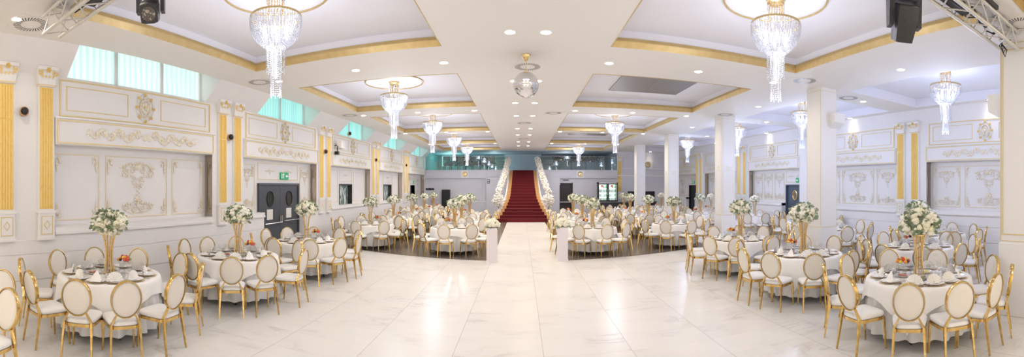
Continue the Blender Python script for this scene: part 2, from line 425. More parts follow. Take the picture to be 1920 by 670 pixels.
def crest_top(mb, W, uc, zt, S, d):                     # plume ornament hanging from the top of a panel
    for s in (-1, 1):
        A = PI if s > 0 else 0
        stroke(mb, W, spiral((uc + s * .14 * S, zt - .13 * S), .11 * S, 1.5, A, -s), d + .010, .022 * S)
        stroke(mb, W, spiral((uc + s * .36 * S, zt - .15 * S), .09 * S, 1.5, PI / 2, -s), d + .010, .019 * S)
        stroke(mb, W, spiral((uc + s * .10 * S, zt - .33 * S), .08 * S, 1.4, A, s), d + .010, .018 * S)
        stroke(mb, W, spiral((uc + s * .05 * S, zt - .48 * S), .05 * S, 1.3, A, s), d + .010, .014 * S)
        stroke(mb, W, [(uc, zt - .0 * S), (uc + s * .10 * S, zt + .03 * S), (uc + s * .26 * S, zt + .02 * S), (uc + s * .42 * S, zt - .05 * S), (uc + s * .50 * S, zt - .20 * S), (uc + s * .46 * S, zt - .25 * S)], d + .010, .018 * S, .008)
        for q in range(6): leafp(mb, W, uc + s * (.06 + .08 * q) * S, zt - (.01 + .012 * q) * S, PI / 2 - s * (.15 + .28 * q), .12 * S, .055 * S, d)
        for q in range(4): leafp(mb, W, uc + s * (.24 + .06 * q) * S, zt - .22 * S, -PI / 2 + s * (-.5 + .4 * q), .11 * S, .05 * S, d)
        for q in range(3): leafp(mb, W, uc + s * (.14 - .035 * q) * S, zt - (.36 + .07 * q) * S, -PI / 2 + s * .7, .10 * S, .045 * S, d)
    for k in range(8): leafp(mb, W, uc + (.014 if k % 2 else -.014) * S, zt - (.50 + .05 * k) * S, -PI / 2 + (.45 if k % 2 else -.45), .085 * S, .05 * S * (1 - k / 12), d)
    for q in range(5): leafp(mb, W, uc, zt - .12 * S, PI * (.2 + .15 * q), .17 * S, .07 * S, d)
def crest_bottom(mb, W, uc, zb, S, d):
    for s in (-1, 1):
        A = PI if s > 0 else 0
        stroke(mb, W, spiral((uc + s * .14 * S, zb + .10 * S), .10 * S, 1.5, A, s), d + .010, .021 * S)
        stroke(mb, W, spiral((uc + s * .36 * S, zb + .11 * S), .085 * S, 1.5, -PI / 2, s), d + .010, .018 * S)
        stroke(mb, W, spiral((uc + s * .08 * S, zb + .28 * S), .07 * S, 1.4, A, -s), d + .010, .016 * S)
        stroke(mb, W, [(uc, zb + .0 * S), (uc + s * .14 * S, zb - .03 * S), (uc + s * .30 * S, zb), (uc + s * .44 * S, zb + .05 * S), (uc + s * .52 * S, zb + .17 * S), (uc + s * .47 * S, zb + .21 * S)], d + .010, .018 * S, .008)
        for q in range(5): leafp(mb, W, uc + s * (.18 + .06 * q) * S, zb + .16 * S, PI / 2 - s * (-.4 + .32 * q), .12 * S, .05 * S, d)
        for q in range(3): leafp(mb, W, uc + s * .05 * S, zb + (.2 + .07 * q) * S, PI / 2 - s * .8, .11 * S, .045 * S, d)
    for q in range(5): leafp(mb, W, uc, zb + .30 * S, PI * (.2 + .15 * q), .14 * S, .06 * S, d)
    leafp(mb, W, uc, zb + .06 * S, PI / 2, .24 * S, .1 * S, d)
def corner_orn(mb, W, u, z, su, sz, S, d):
    leafp(mb, W, u, z, (0 if su > 0 else PI), .13 * S, .045 * S, d); leafp(mb, W, u, z, PI / 2 * sz, .32 * S, .06 * S, d)
    leafp(mb, W, u + su * .03 * S, z + sz * .03 * S, PI / 2 * sz + (-su * sz * .6), .13 * S, .05 * S, d); bead(mb, W, u + su * .03 * S, z + sz * .03 * S, .022 * S, d + .005)

def small_orn(mb, W, uc, zc, d, S=1.0):
    for s in (-1, 1):
        stroke(mb, W, spiral((uc + s * .10 * S, zc), .045 * S, 1.2, PI if s > 0 else 0, -s), d + .006, .011 * S)
        leafp(mb, W, uc + s * .13 * S, zc, 0 if s > 0 else PI, .14 * S, .04 * S, d)
    leafp(mb, W, uc, zc - .02 * S, PI / 2, .12 * S, .05 * S, d); leafp(mb, W, uc, zc, -PI / 2, .1 * S, .05 * S, d)

trim_n = [0]
ORDN = ['first', 'second', 'third', 'fourth', 'fifth', 'sixth', 'seventh', 'eighth', 'ninth', 'tenth', 'eleventh', 'twelfth']
Z_D, Z_F0, Z_F1, Z_U = 1.25, 2.74, 3.20, 3.95
def side_wall(side, W, ztop, doors, windows):
    """doors: {bay: (u0,u1,ztop)} openings in the recess back wall; windows: the same for inner windows (u0,u1,z0,z1)"""
    mb = MB()
    wbox(mb, W, YNEAR, BAYS[0][0], -.5, 0, 0, ztop)                        # near end
    prev = BAYS[0][0]
    for i, (a, b) in enumerate(BAYS):
        if i: wbox(mb, W, BAYS[i - 1][1], a, -.5, 0, 0, Z_U if side == 'left' else ztop)   # pier
        d = doors.get(i)
        # dado and recess back
        if d:
            wbox(mb, W, a, d[0], -.5, 0, 0, Z_D); wbox(mb, W, d[1], b, -.5, 0, 0, Z_D)
            wbox(mb, W, a, d[0], -.5, -.24, Z_D, Z_F0); wbox(mb, W, d[1], b, -.5, -.24, Z_D, Z_F0); wbox(mb, W, d[0], d[1], -.5, -.24, d[2], Z_F0)
        elif i in windows:
            w = windows[i]
            wbox(mb, W, a, b, -.5, 0, 0, Z_D)
            wbox(mb, W, a, w[0], -.5, -.24, Z_D, Z_F0); wbox(mb, W, w[1], b, -.5, -.24, Z_D, Z_F0)
            wbox(mb, W, w[0], w[1], -.5, -.24, Z_D, w[2]); wbox(mb, W, w[0], w[1], -.5, -.24, w[3], Z_F0)
        else:
            wbox(mb, W, a, b, -.5, 0, 0, Z_D); wbox(mb, W, a, b, -.5, -.24, Z_D, Z_F0)
        wbox(mb, W, a, b, -.5, 0, Z_F1, Z_U if side == 'left' else ztop)
        wbox(mb, W, a, b, -.5, .06, Z_F0, Z_F1)
    wbox(mb, W, BAYS[-1][1], YB + .1, -.5, 0, 0, Z_U if side == 'left' else ztop)
    struct('wall_' + side, mb, M_WALL, 'white %s side wall with recessed panels between pilasters' % side, 'wall')
    # baseboard and dado grooves
    mb = MB()
    y = YNEAR
    spans = []
    for i, (a, b) in enumerate(BAYS):
        d = doors.get(i)
        if d: spans.append((y, d[0] - .02)); y = d[1] + .02
    spans.append((y, YB))
    for u0, u1 in spans:
        wbox(mb, W, u0, u1, 0, .025, 0, .36); wbox(mb, W, u0, u1, 0, .02, .385, .80)
        wbox(mb, W, u0, u1, 0, .015, .825, 1.06)
    struct('baseboard_' + side, mb, M_WALL, 'white stepped dado boards along the foot of the %s wall' % side, 'baseboard')
    # per bay trims
    for i, (a, b) in enumerate(BAYS):
        trim_n[0] += 1
        c = (a + b) / 2; sp = '%s bay of the %s wall' % (ORDN[i], side)
        t = bpy.data.objects.new('trim_%d' % trim_n[0], None); C.objects.link(t); t['kind'] = 'structure'
        t['label'] = 'gilded panel mouldings and scrollwork in the ' + sp; t['category'] = 'wall moulding'
        ln = MB(); orn = MB(); wh = MB(); l2 = MB()
        # frieze and upper panel
        wframe(ln, W, a + .03, b - .03, Z_F0 + .02, Z_F1 - .02, .06, .022, .016)
        wbox(wh, W, a - .02, b + .02, 0, .09, Z_F1, Z_F1 + .03)
        wframe(ln, W, a + .10, b - .10, Z_F1 + .05, Z_U - .04, 0, .024, .02)
        wframe(ln, W, a + .24, c - .42, Z_F1 + .16, Z_U - .15, 0, .014, .012); wframe(ln, W, c + .42, b - .24, Z_F1 + .16, Z_U - .15, 0, .014, .012)
        frieze_ornament(orn, W, c, (Z_F0 + Z_F1) / 2, 3.2, .06)
        dq = doors.get(i)
        for (la, lb) in (((a, dq[0]), (dq[1], b)) if dq else ((a, b),)): wbox(wh, W, la, lb, -.2, .03, 1.19, Z_D + .02); wbox(wh, W, la, lb, -.2, .05, 1.14, 1.19)
        # recess panels
        D = -.24; zt, zb = Z_F0 - .14, 1.36
        segs = []
        dd = doors.get(i); ww = windows.get(i)
        w = b - a
        if dd:
            if dd[0] - a > .6: segs.append((a + .1, dd[0] - .12, 'mid'))
            if b - dd[1] > .6:
                x0, x1 = dd[1] + .12, b - .1
                if x1 - x0 > 2.4: segs += [(x0, x0 + .75, 'side'), (x0 + .9, x1 - .9, 'mid'), (x1 - .75, x1, 'side')]
                else: segs.append((x0, x1, 'mid'))
            wframe(ln, W, dd[0] + .02, dd[1] - .02, dd[2] + .10, zt + .06, D, .014, .01)
            small_orn(orn, W, dd[0] + (dd[1] - dd[0]) * .28, (dd[2] + .1 + zt) / 2 + .03, D); small_orn(orn, W, dd[0] + (dd[1] - dd[0]) * .72, (dd[2] + .1 + zt) / 2 + .03, D)
        elif ww:
            segs += [(a + .1, ww[0] - .14, 'plain'), (ww[1] + .14, b - .1, 'plain')]
            wframe(ln, W, ww[0] + .0, ww[1] - .0, ww[3] + .1, zt + .04, D, .014, .01); small_orn(orn, W, (ww[0] + ww[1]) / 2, (ww[3] + .1 + zt) / 2 + .03, D)
        else:
            segs += [(a + .09, a + .09 + w * .245, 'side'), (a + .09 + w * .28, b - .09 - w * .28, 'mid'), (b - .09 - w * .245, b - .09, 'side')]
        for (x0, x1, k) in segs:
            wframe(l2, W, x0, x1, zb, zt, D, .020, .014)
            if k != 'plain':
                for su, ux in ((1, x0 + .07), (-1, x1 - .07)):
                    corner_orn(orn, W, ux, zt - .07, su, -1, 1.0 if k == 'mid' else .9, D + .004); corner_orn(orn, W, ux, zb + .07, su, 1, 1.0 if k == 'mid' else .9, D + .004)
            if k == 'mid':
                S = min(.82, (x1 - x0) / 1.35)
                crest_top(orn, W, (x0 + x1) / 2, zt - .17, S, D + .004); crest_bottom(orn, W, (x0 + x1) / 2, zb + .10, S * .95, D + .004)
            elif k == 'side' and side == 'right':
                crest_top(orn, W, (x0 + x1) / 2, zt - .17, .55, D + .004); crest_bottom(orn, W, (x0 + x1) / 2, zb + .08, .55, D + .004)
        obj('panel_frame', ln, M_LINE, t); obj('panel_frame', l2, M_LINE2, t); obj('scroll_ornament', orn, M_ORN, t, 40); obj('ledge', wh, M_WHITE, t)
        # bronze mirrored reveal at the far end of the recess
        mb = MB(); wbox(mb, W, b - .006, b, -.236, -.01, Z_D + .03, Z_F0 - .01)
        obj('mirror_reveal', mb, M_MIRB, t)
        # round medallion on the upper panel
        medallion(W, c, (Z_F1 + Z_U) / 2, 0, .255, 'ornate round white and gold medallion above the ' + sp)
    return
def medallion(W, u, z, d, R, label, small=False):
    e = empty('wall_medallion', W(u, d, z), 0, label, 'medallion', 'wall medallions')
    L = lambda uu, dd, zz: tuple(Vector(W(u + uu, d + dd, z + zz)) - Vector(W(u, d, z)))
    ring = MB(); n = 24
    if not small:
        ring.tube([L(R * .86 * cos(2 * PI * k / n), .015, R * 1.05 * sin(2 * PI * k / n)) for k in range(n)], .009, 5, True)
        cen = MB()
        cen.tube([L(R * .5 * cos(2 * PI * k / n), .02, R * .66 * sin(2 * PI * k / n)) for k in range(n)], .018, 5, True)
        for k in range(12):
            a = 2 * PI * k / 12; leafp(cen, L, R * .1 * cos(a), R * .12 * sin(a), a, R * .42, .05, .01)
            stroke(cen, L, spiral((R * .62 * cos(a), R * .78 * sin(a)), .045, 1.1, a, 1), .012, .01)
        cen.ball(L(0, .03, 0), R * .14, 8, 5)
        obj('rosette', cen, M_ORN, e, 40)
        for k in range(8):
            a = 2 * PI * k / 8 + PI / 8 * 0; f = MB(); pu, pz = R * .86 * cos(a), R * 1.05 * sin(a)
            for q in range(5): f.ball(L(pu + .022 * cos(q * 2 * PI / 5), .025, pz + .022 * sin(q * 2 * PI / 5)), .016, 6, 4)
            f.ball(L(pu, .035, pz), .012, 6, 4); obj('gold_flower', f, M_YEL, e, 40)
        obj('outer_ring', ring, M_WHITE, e, 40)
    else:
        bx = MB(); wbox(bx, L, -R * 1.1, R * 1.1, 0, .03, -R * 1.05, R * 1.05); obj('backing_panel', bx, M_WHITE, e)
        f = MB()
        f.tube([L(R * .62 * cos(2 * PI * k / n), .04, R * .62 * sin(2 * PI * k / n)) for k in range(n)], .03, 5, True)
        for k in range(8): leafp(f, L, 0, 0, 2 * PI * k / 8, R * .5, .07, .04)
        f.ball(L(0, .05, 0), R * .16, 8, 5); obj('rosette', f, M_VASE, e, 40)
    return e

DOORS_L = {1: (9.35, 11.55, 2.08), 4: (25.2, 26.1, 2.05)}
WIN_L = {2: (14.7, 15.95, .95, 2.08), 3: (20.0, 21.3, .95, 2.08)}
DOORS_R = {2: (13.55, 14.75, 2.06), 4: (24.1, 25.5, 2.06)}
side_wall('left', W_left, ZC, DOORS_L, WIN_L)
side_wall('right', W_right, 4.78, DOORS_R, {})

# pilasters
def pilaster_proto():
    e = empty('wall_pilaster', (0, 0, 0), 0, 'x', 'pilaster', 'wall pilasters')
    W = lambda u, d, z: (d, u, z)                        # local: wall plane x=0, room at +x
    p = MB(); p.bbox(0, .08, -.155, .155, 1.08, 1.55, .012); p.box(0, .095, -.17, .17, 1.53, 1.575); p.box(0, .095, -.165, .165, 1.06, 1.10)
    pl = obj('plinth', p, M_WHITE, e)
    f = MB(); wframe(f, W, -.11, .11, 1.16, 1.48, .08, .012, .008)
    for (a, b) in (((0, 1.40), (.055, 1.325)), ((.055, 1.325), (0, 1.25)), ((0, 1.25), (-.055, 1.325)), ((-.055, 1.325), (0, 1.40))):
        f.bar(W(a[0], .083, a[1]), W(b[0], .083, b[1]), .010, .010, (1, 0, 0))
    obj('diamond_frame', f, M_LINE, pl)
    s = MB(); s.box(0, .05, -.15, .15, 1.575, 3.74); sh = obj('shaft', s, M_WHITE, e)
    y = MB(); y.box(.05, .058, -.125, .125, 1.6, 3.72)
    for k in range(5):
        u = -.10 + .05 * k
        for z0, z1 in ((1.62, 3.12), (3.14, 3.70)): y.tube([(.058, u, z0), (.058, u, z1)], .019, 8, flat=.9)
    obj('flutes', y, M_YEL, sh, 40)
    c = MB(); c.hull([(0, -.15, 3.76), (0, .15, 3.76), (.08, -.15, 3.76), (.08, .15, 3.76), (0, -.19, 4.0), (0, .19, 4.0), (.13, -.19, 4.0), (.13, .19, 4.0)])
    c.bbox(0, .16, -.20, .20, 4.0, 4.07, .01); c.bbox(0, .095, -.165, .165, 3.73, 3.77, .01)
    for k in range(5):
        for row in range(2):
            u = -.13 + .065 * k + (.03 if row else 0)
            leafp(c, W, u, 3.78 + .1 * row, PI / 2, .15, .075, .085 + .02 * row)
    cp = obj('capital', c, M_WHITE, e, 40)
    g = MB()
    for s_ in (-1, 1):
        stroke(g, W, spiral((s_ * .15, 3.955), .06, 1.4, PI / 2, s_), .135, .017)
    for q in range(6): g.ball(W(.035 * cos(q * PI / 3), .16, 4.0 + .035 * sin(q * PI / 3)), .018, 6, 4)
    for k in range(4): leafp(g, W, -.1 + .066 * k, 3.86, PI / 2, .06, .03, .115)
    g.ball(W(0, .17, 4.0), .02, 6, 4); g.box(.0, .1, -.17, .17, 3.745, 3.757)
    obj('gilding', g, M_YEL, cp, 40)
    return Proto(e)
PIL = pilaster_proto()
for i, c in enumerate(PAIRS_L):
    for s, nm in ((-.28, 'near'), (.28, 'far')):
        sp = .37 if i == 0 else .28
        PIL.put((XL, c + (sp if s > 0 else -sp), 0), 0, 'white pilaster with yellow fluted shaft, %s one of %s pair on left wall' % (nm, ORDN[i]))
for i, c in enumerate([2.3, 7.95, 12.25, 18.15, 23.35]):
    for s, nm in ((-.28, 'near'), (.28, 'far')):
        PIL.put((XR, c + s, 0), PI, 'white pilaster with yellow fluted shaft, %s one of %s pair on right wall' % (nm, ORDN[i]), scale=(1, 1, .985))
PIL.put((6.75, YB, 0), -PI / 2, 'white pilaster with yellow shaft on end wall beside the drinks fridge')

# wall spotlights between the pilasters
e = empty('wall_spotlight', (0, 0, 0), 0, 'x', 'spotlight', 'wall spotlights')
m = MB(); m.lathe([(.001, .0), (.075, .0), (.08, .015), (.08, .10), (.065, .115)], 20, cap0=True); m.mapped(lambda x, y, z: (z, x, y)); obj('housing', m, M_COPPER, e, 40)
m = MB(); m.ball((.105, 0, 0), .062, 14, 8); obj('lens', m, M_BLACK, e, 60)
SPOT = Proto(e)
for i, c in enumerate(PAIRS_L): SPOT.put((XL, c + (-.03 if i == 0 else .02), 3.27 if i == 0 else 3.2), -.5 if i else -.3, 'small round copper spotlight with black lens between %s pilaster pair on left wall' % ORDN[i])

SPOT.put((XL + .03, 15.0, 4.06), -.6, 'small copper spotlight above the medallion in third bay of left wall')
# upper daylight windows with sloped ceiling between them
mb = MB(); ck = MB()
XSL = -6.18
WN = []
for i, (a, b) in enumerate(BAYS):
    c = (a + b) / 2; h = 1.78 if i == 0 else 1.38
    WN.append((c - h, c + h))
ys = [YNEAR] + [v for w in WN for v in w] + [YB]
for k in range(0, len(ys), 2):
    mb.poly([(XL + .001, ys[k], Z_U), (XL + .001, ys[k + 1], Z_U), (XSL, ys[k + 1], ZS), (XSL, ys[k], ZS)])
for (a, b) in WN:
    for y in (a, b): ck.poly([(XL + .0, y, Z_U), (XSL, y, ZS), (XSL, y, 4.72), (XL - .5, y, 4.72), (XL - .5, y, Z_U)])
    ck.poly([(XL - .5, a, 4.72), (XSL, a, 4.72), (XSL, b, 4.72), (XL - .5, b, 4.72)])
    ck.poly([(XSL, a, ZS), (XSL, b, ZS), (XSL, b, 4.72), (XSL, a, 4.72)])
struct('ceiling_2', mb, M_WALL, 'white sloped ceiling strips between the upper windows on the left', 'ceiling')
struct('trim_20', ck, M_WALL, 'white window niches cut into the sloped ceiling on the left', 'window niche')
for i, (a, b) in enumerate(WN):
    t = bpy.data.objects.new('window_%d' % (i + 1), None); C.objects.link(t); t['kind'] = 'structure'
    t['label'] = '%s high daylight window along the left wall under the ceiling' % ORDN[i]; t['category'] = 'window'
    n = 3 if i == 0 else 2
    fr = MB()
    for k in range(n + 1):
        y = a + (b - a) * k / n; fr.box(XL - .22, XL - .15, max(a, y - .035), min(b, y + .035), Z_U, 4.72)
    fr.box(XL - .22, XL - .15, a, b, Z_U, Z_U + .05)
    obj('window_frame', fr, M_WHITE, t)
    for k in range(n):
        g = MB(); y0, y1 = a + (b - a) * k / n + .035, a + (b - a) * (k + 1) / n - .035
        N = 24
        g.rings([[(XL - .20 + .012 * sin(j * 2.1), y0 + (y1 - y0) * j / N, z) for j in range(N + 1)] for z in (Z_U + .05, 4.71)], closed=False)
        obj('sheer_curtain', g, M_CURT if i == 0 else M_CURT2, t, 60)
    li = bpy.data.lights.new('window_daylight', 'AREA'); li.shape = 'RECTANGLE'; li.size = .6; li.size_y = b - a - .1; li.energy = 1.6 if i == 0 else 1.6
    li.color = (.80, 1, .98) if i == 0 else (.35, 1, .92)
    lo = bpy.data.objects.new('window_daylight', li); C.objects.link(lo); lo.location = (XL - .12, (a + b) / 2, 4.33)
    lo.rotation_euler = (0, math.radians(-90), 0); lo.parent = t

# ------------------------------------------------------------------ ceiling with coffers
COFY = [(-3.0, 2.05), (2.6, 7.0), (8.75, 12.45), (13.6, 17.9), (18.7, 23.1), (23.8, 27.3)]
COFX = [(-5.2, -1.36), (1.52, 5.42)]
AISY = [(-2.5, 2.2), (2.9, 7.45), (8.45, 12.6), (13.6, 17.7), (18.7, 22.9), (23.9, 27.6)]
AISX = (7.45, 10.35)
mb = MB(); rc = MB()
def slab_with_holes(x0, x1, holes):
    y = YNEAR
    for (a, b) in holes:
        mb.box(x0, x1, y, a, ZS, 4.9); y = b
    mb.box(x0, x1, y, YB + .15, ZS, 4.9)
mb.box(XSL, COFX[0][0], YNEAR, YB + .15, ZS, 4.9); mb.box(COFX[0][1], COFX[1][0], YNEAR, YB + .15, ZS, 4.9)
mb.box(COFX[1][1], AISX[0], YNEAR, YB + .15, ZS, 4.9); mb.box(AISX[1], XR + .3, YNEAR, YB + .15, ZS + .0, 4.9)
slab_with_holes(*COFX[0], COFY[1:]); slab_with_holes(*COFX[1], COFY); slab_with_holes(*AISX, AISY)
struct('ceiling', mb, M_CEIL, 'warm white hall ceiling with rectangular coffers', 'ceiling')
for x0, x1 in COFX:
    for y0, y1 in (COFY[1:] if x0 < 0 else COFY):
        rc.box(x0, x1, y0, y1, ZC, 4.89)
        for (a, b, c_, d) in ((x0 - .0, x0 + .004, y0, y1), (x1 - .004, x1, y0, y1), (x0, x1, y0, y0 + .004), (x0, x1, y1 - .004, y1)): rc.box(a, b, c_, d, 4.41, ZC)
for y0, y1 in AISY:
    rc.box(AISX[0], AISX[1], y0, y1, 4.66, 4.89)
    for (a, b, c_, d) in ((AISX[0], AISX[0] + .004, y0, y1), (AISX[1] - .004, AISX[1], y0, y1), (AISX[0], AISX[1], y0, y0 + .004), (AISX[0], AISX[1], y1 - .004, y1)): rc.box(a, b, c_, d, 4.41, 4.66)
struct('ceiling_3', rc, M_RECESS, 'sunken white fields inside the ceiling coffers with lilac lamp light in their colour', 'ceiling')
k = 30
for xi, (x0, x1) in enumerate(COFX):
    for yi, (y0, y1) in enumerate(COFY):
        if x0 < 0 and yi == 0: continue
        g = MB()
        prof = [(0, .0), (.014, -.008), (.022, .015), (.028, .05), (.046, .085), (.05, .12), (.036, .135), (.034, .16), (.0, .165)]
        g.rings([[(x0 + o, y0 + o, ZS + z), (x1 - o, y0 + o, ZS + z), (x1 - o, y1 - o, ZS + z), (x0 + o, y1 - o, ZS + z)] for o, z in prof])
        k += 1
        struct('trim_%d' % k, g, M_GOLDT, 'gold moulding around the %s ceiling coffer %s of the aisle' % (ORDN[yi], 'left' if xi == 0 else 'right'), 'ceiling moulding', 50)

# ceiling grilles, rings, vents, lamps
for nm, (x, y, w, d) in {'second coffer right of the aisle': (3.42, 10.6, 1.95, 1.55), 'fourth coffer right of the aisle': (3.42, 20.9, 1.95, 1.6)}.items():
    e = empty('air_grille', (x, y, ZC), 0, 'large grey rectangular air grille in the ' + nm, 'air grille', 'ceiling air grilles')
    f = MB(); f.box(-w / 2, w / 2, -d / 2, d / 2, -.02, -.004); obj('louvre_panel', f, M_GRILL, e)
    f = MB(); L = lambda u, dd, z: (u, z, -dd); wframe(f, L, -w / 2 - .02, w / 2 + .02, -d / 2 - .02, d / 2 + .02, .0, .03, .026); f.box(-.012, .012, -d / 2, d / 2, -.026, -.02); obj('grille_frame', f, mat('grey_grille_frame', (.33, .31, .30), .5) if 'grey_grille_frame' not in MATS else MATS['grey_grille_frame'], e)

def lamp(kind, name, loc, energy, col, size=.05, parent=None, spot=None, blend=.8):
    li = bpy.data.lights.new(name, kind); li.energy = energy; li.color = col; li.shadow_soft_size = size
    if kind == 'SPOT': li.spot_size = math.radians(spot or 150); li.spot_blend = blend
    o = bpy.data.objects.new(name, li); C.objects.link(o); o.location = loc
    if parent: o.parent = parent
    return o
WARM = (1, .86, .69); COOL = (.87, .89, 1.0)
e = empty('recessed_downlight', (0, 0, 0), 0, 'x', 'downlight', 'recessed ceiling downlights')
m = MB(); m.lathe([(.078, -.004), (.095, -.008), (.10, 0), (.10, .004)], 20); obj('rim', m, M_RIM, e, 40)
m = MB(); m.lathe([(.001, -.014), (.05, -.011), (.080, -.003)], 20); obj('lens', m, M_LAMP, e, 60)
DL = Proto(e)
def downlight(x, y, label, E=34, z=ZS, col=WARM, ang=165):
    o = DL.put((x, y, z), 0, label, 'recessed ceiling downlights')
    lamp('SPOT', 'downlight_bulb', (0, 0, -.05), E, col, .06, o, ang, 1.0)
for i, y in enumerate([6.48, 9.5, 12.0, 14.2, 17.4, 19.5, 22.6, 24.8]):
    for s in (-1, 1): downlight(.10 + s * .28, y, 'glowing ceiling downlight over the aisle, %s one of the %s pair' % ('left' if s < 0 else 'right', ORDN[i]), 28 + 5 * i)
for i, y in enumerate([7.95, 13.15, 18.3, 23.4]):
    for j, x in enumerate([-5.25, -3.35, -1.5, 1.7, 3.6, 5.5]):
        downlight(x, y, 'glowing ceiling downlight, %s from left on the %s beam between coffers' % (ORDN[j], ORDN[i]), 38 + 16 * i)
for i, y in enumerate([5.25, 10.6, 15.6]): downlight(6.78, y, 'glowing ceiling downlight, %s along the column line' % ORDN[i], 22, col=(.92, .94, 1))
for i, y in enumerate([8.05, 12.95, 18.1, 23.2]): downlight(8.65, y, 'glowing ceiling downlight on the %s beam over the right side aisle' % ORDN[i], 26, col=(.80, .86, 1))
for i, y in enumerate([5.0, 10.4, 15.7, 20.8]): downlight(10.48, y, 'glowing ceiling downlight washing the %s bay of the right wall' % ORDN[i], 9, col=(1, .95, .9), ang=120)
downlight(8.9, 27.85, 'glowing ceiling downlight washing the end wall beyond the columns', 9, col=(1, .9, .7), ang=120)
for x, y in ((-3.3, 2.3), (3.5, 2.3), (-5.6, 2.1), (5.9, 1.75)): downlight(x, y, 'glowing ceiling downlight above the truss, %s' % ('far left' if x < -5 else 'left' if x < 0 else 'far right' if x > 5 else 'right'), 24)

e = empty('ceiling_vent', (0, 0, 0), 0, 'x', 'air vent', 'round swirl ceiling vents')
m = MB(); m.box(-.30, .30, -.30, .30, -.008, 0); obj('vent_plate', m, M_CEIL, e)
m = MB()
for q in range(32):
    a = 2 * PI * q / 32
    m.add([(.15 * cos(a), .15 * sin(a), -.0095), (.26 * cos(a + .16), .26 * sin(a + .16), -.0095), (.26 * cos(a + .23), .26 * sin(a + .23), -.0095), (.15 * cos(a + .09), .15 * sin(a + .09), -.0095)], [(0, 1, 2, 3)])
obj('swirl_slots', m, M_BLACK, e)
VENT = Proto(e)
for x, y, l in ((.12, 8.35, 'behind the mirror ball'), (1.05, 13.6, 'right of the aisle lights'), (.1, 15.8, 'between the aisle lights'), (.1, 21, 'far along the aisle lights'),
                (-5.65, 7.75, 'near the second window pair'), (-5.65, 12.9, 'left of the second ceiling beam'), (-5.65, 18.1, 'left of the third ceiling beam'), (5.95, 7.35, 'before the nearest column'), (6.55, 12.3, 'before the second column'),
                (8.0, 8.0, 'over the right side aisle'), (5.75, 2.2, 'above the right truss end'), (-5.7, 2.35, 'above the left truss end')):
    VENT.put((x, y, ZS), rnd.random(), 'round swirl air vent in the ceiling ' + l)

# ------------------------------------------------------------------ chandeliers
def chandelier_proto():
    e = empty('chandelier', (0, 0, 0), 0, 'x', 'chandelier', 'crystal chandeliers')   # origin at ceiling, hangs down
    m = MB(); m.lathe([(.001, 0), (.13, 0), (.13, -.05), (.10, -.06), (.09, -.075), (.001, -.075)], 24); obj('ceiling_canopy', m, M_VASE, e, 40)
    m = MB()
    for k in range(8):
        a = 2 * PI * k / 8; m.tube([(.10 * cos(a), .10 * sin(a), -.05), (.11 * cos(a), .11 * sin(a), -.36)], .008, 6)
    obj('hanging_rods', m, M_VASE, e, 40)
    m = MB(); m.lathe([(.352, -.345), (.362, -.345), (.362, -.375), (.352, -.375)], 48); m.lathe([(.352, -.375), (.352, -.345)], 48)
    for k in range(8):
        a = 2 * PI * k / 8; m.bar((.10 * cos(a), .10 * sin(a), -.355), (.355 * cos(a), .355 * sin(a), -.355), .006, .006)
    obj('rim_hoop', m, M_GOLDT, e, 40)
    def strand(m, pts, r):
        for p in pts: m.octa(p, r, r * 1.35)
    m = MB()
    for k in range(16):
        a = 2 * PI * (k + .5) / 16; n = 3 + (k % 3)
        strand(m, [(.125 * cos(a), .125 * sin(a), -.09 - .036 * j) for j in range(n)], .012)
    for lay, (rt, rb, zb, nS, nb) in enumerate(((.36, .155, -.77, 56, 24), (.25, .14, -.75, 28, 17))):
        for k in range(nS):
            a = 2 * PI * (k + .5 * lay) / nS; P = []
            for j in range(nb):
                t = j / (nb - 1); rr = rb + (rt - rb) * (1 - t ** 2.6); P.append((rr * cos(a), rr * sin(a), -.38 + (zb + .38) * (t ** .9)))
            strand(m, P, .0115)
    obj('crystal_bowl_net', m, M_CRYS, e)
    m = MB()
    for (R, z0, z1, nS) in ((.125, -.74, -1.16, 22), (.075, -.74, -1.46, 14)):
        for k in range(nS):
            a = 2 * PI * k / nS; n = int((z0 - z1) / .03) + (k % 2)
            strand(m, [(R * cos(a), R * sin(a), z0 - .03 * j) for j in range(n)], .0115)
    obj('crystal_tassel', m, M_CRYS, e)
    for k in range(6):
        a = 2 * PI * k / 6; b = MB(); b.lathe([(.012, -.50), (.012, -.535), (.024, -.56), (.026, -.60), (.014, -.635), (.001, -.65)], 10, (.17 * cos(a), .17 * sin(a), 0)); obj('bulb', b, M_BULB, e, 60)
    b = MB(); b.lathe([(.001, -.8), (.016, -.81), (.016, -1.2), (.001, -1.21)], 8); obj('bulb', b, M_BULB, e, 60)
    return Proto(e)
CH = chandelier_proto()
chl = [(-3.22, 4.8, 'largest crystal chandelier on the left, in the nearest coffer'), (-3.26, 10.3, 'crystal chandelier in the second coffer on the left'), (-3.26, 15.0, 'crystal chandelier in the third coffer on the left'),
       (-3.26, 19.9, 'crystal chandelier in the fourth coffer on the left'), (-3.26, 24.7, 'farthest crystal chandelier on the left, before the balcony'), (3.46, 4.94, 'largest crystal chandelier on the right, in the nearest coffer'),
       (3.45, 15.1, 'crystal chandelier in the third coffer right of the aisle'), (3.45, 25.0, 'farthest crystal chandelier right of the aisle, before the balcony')]
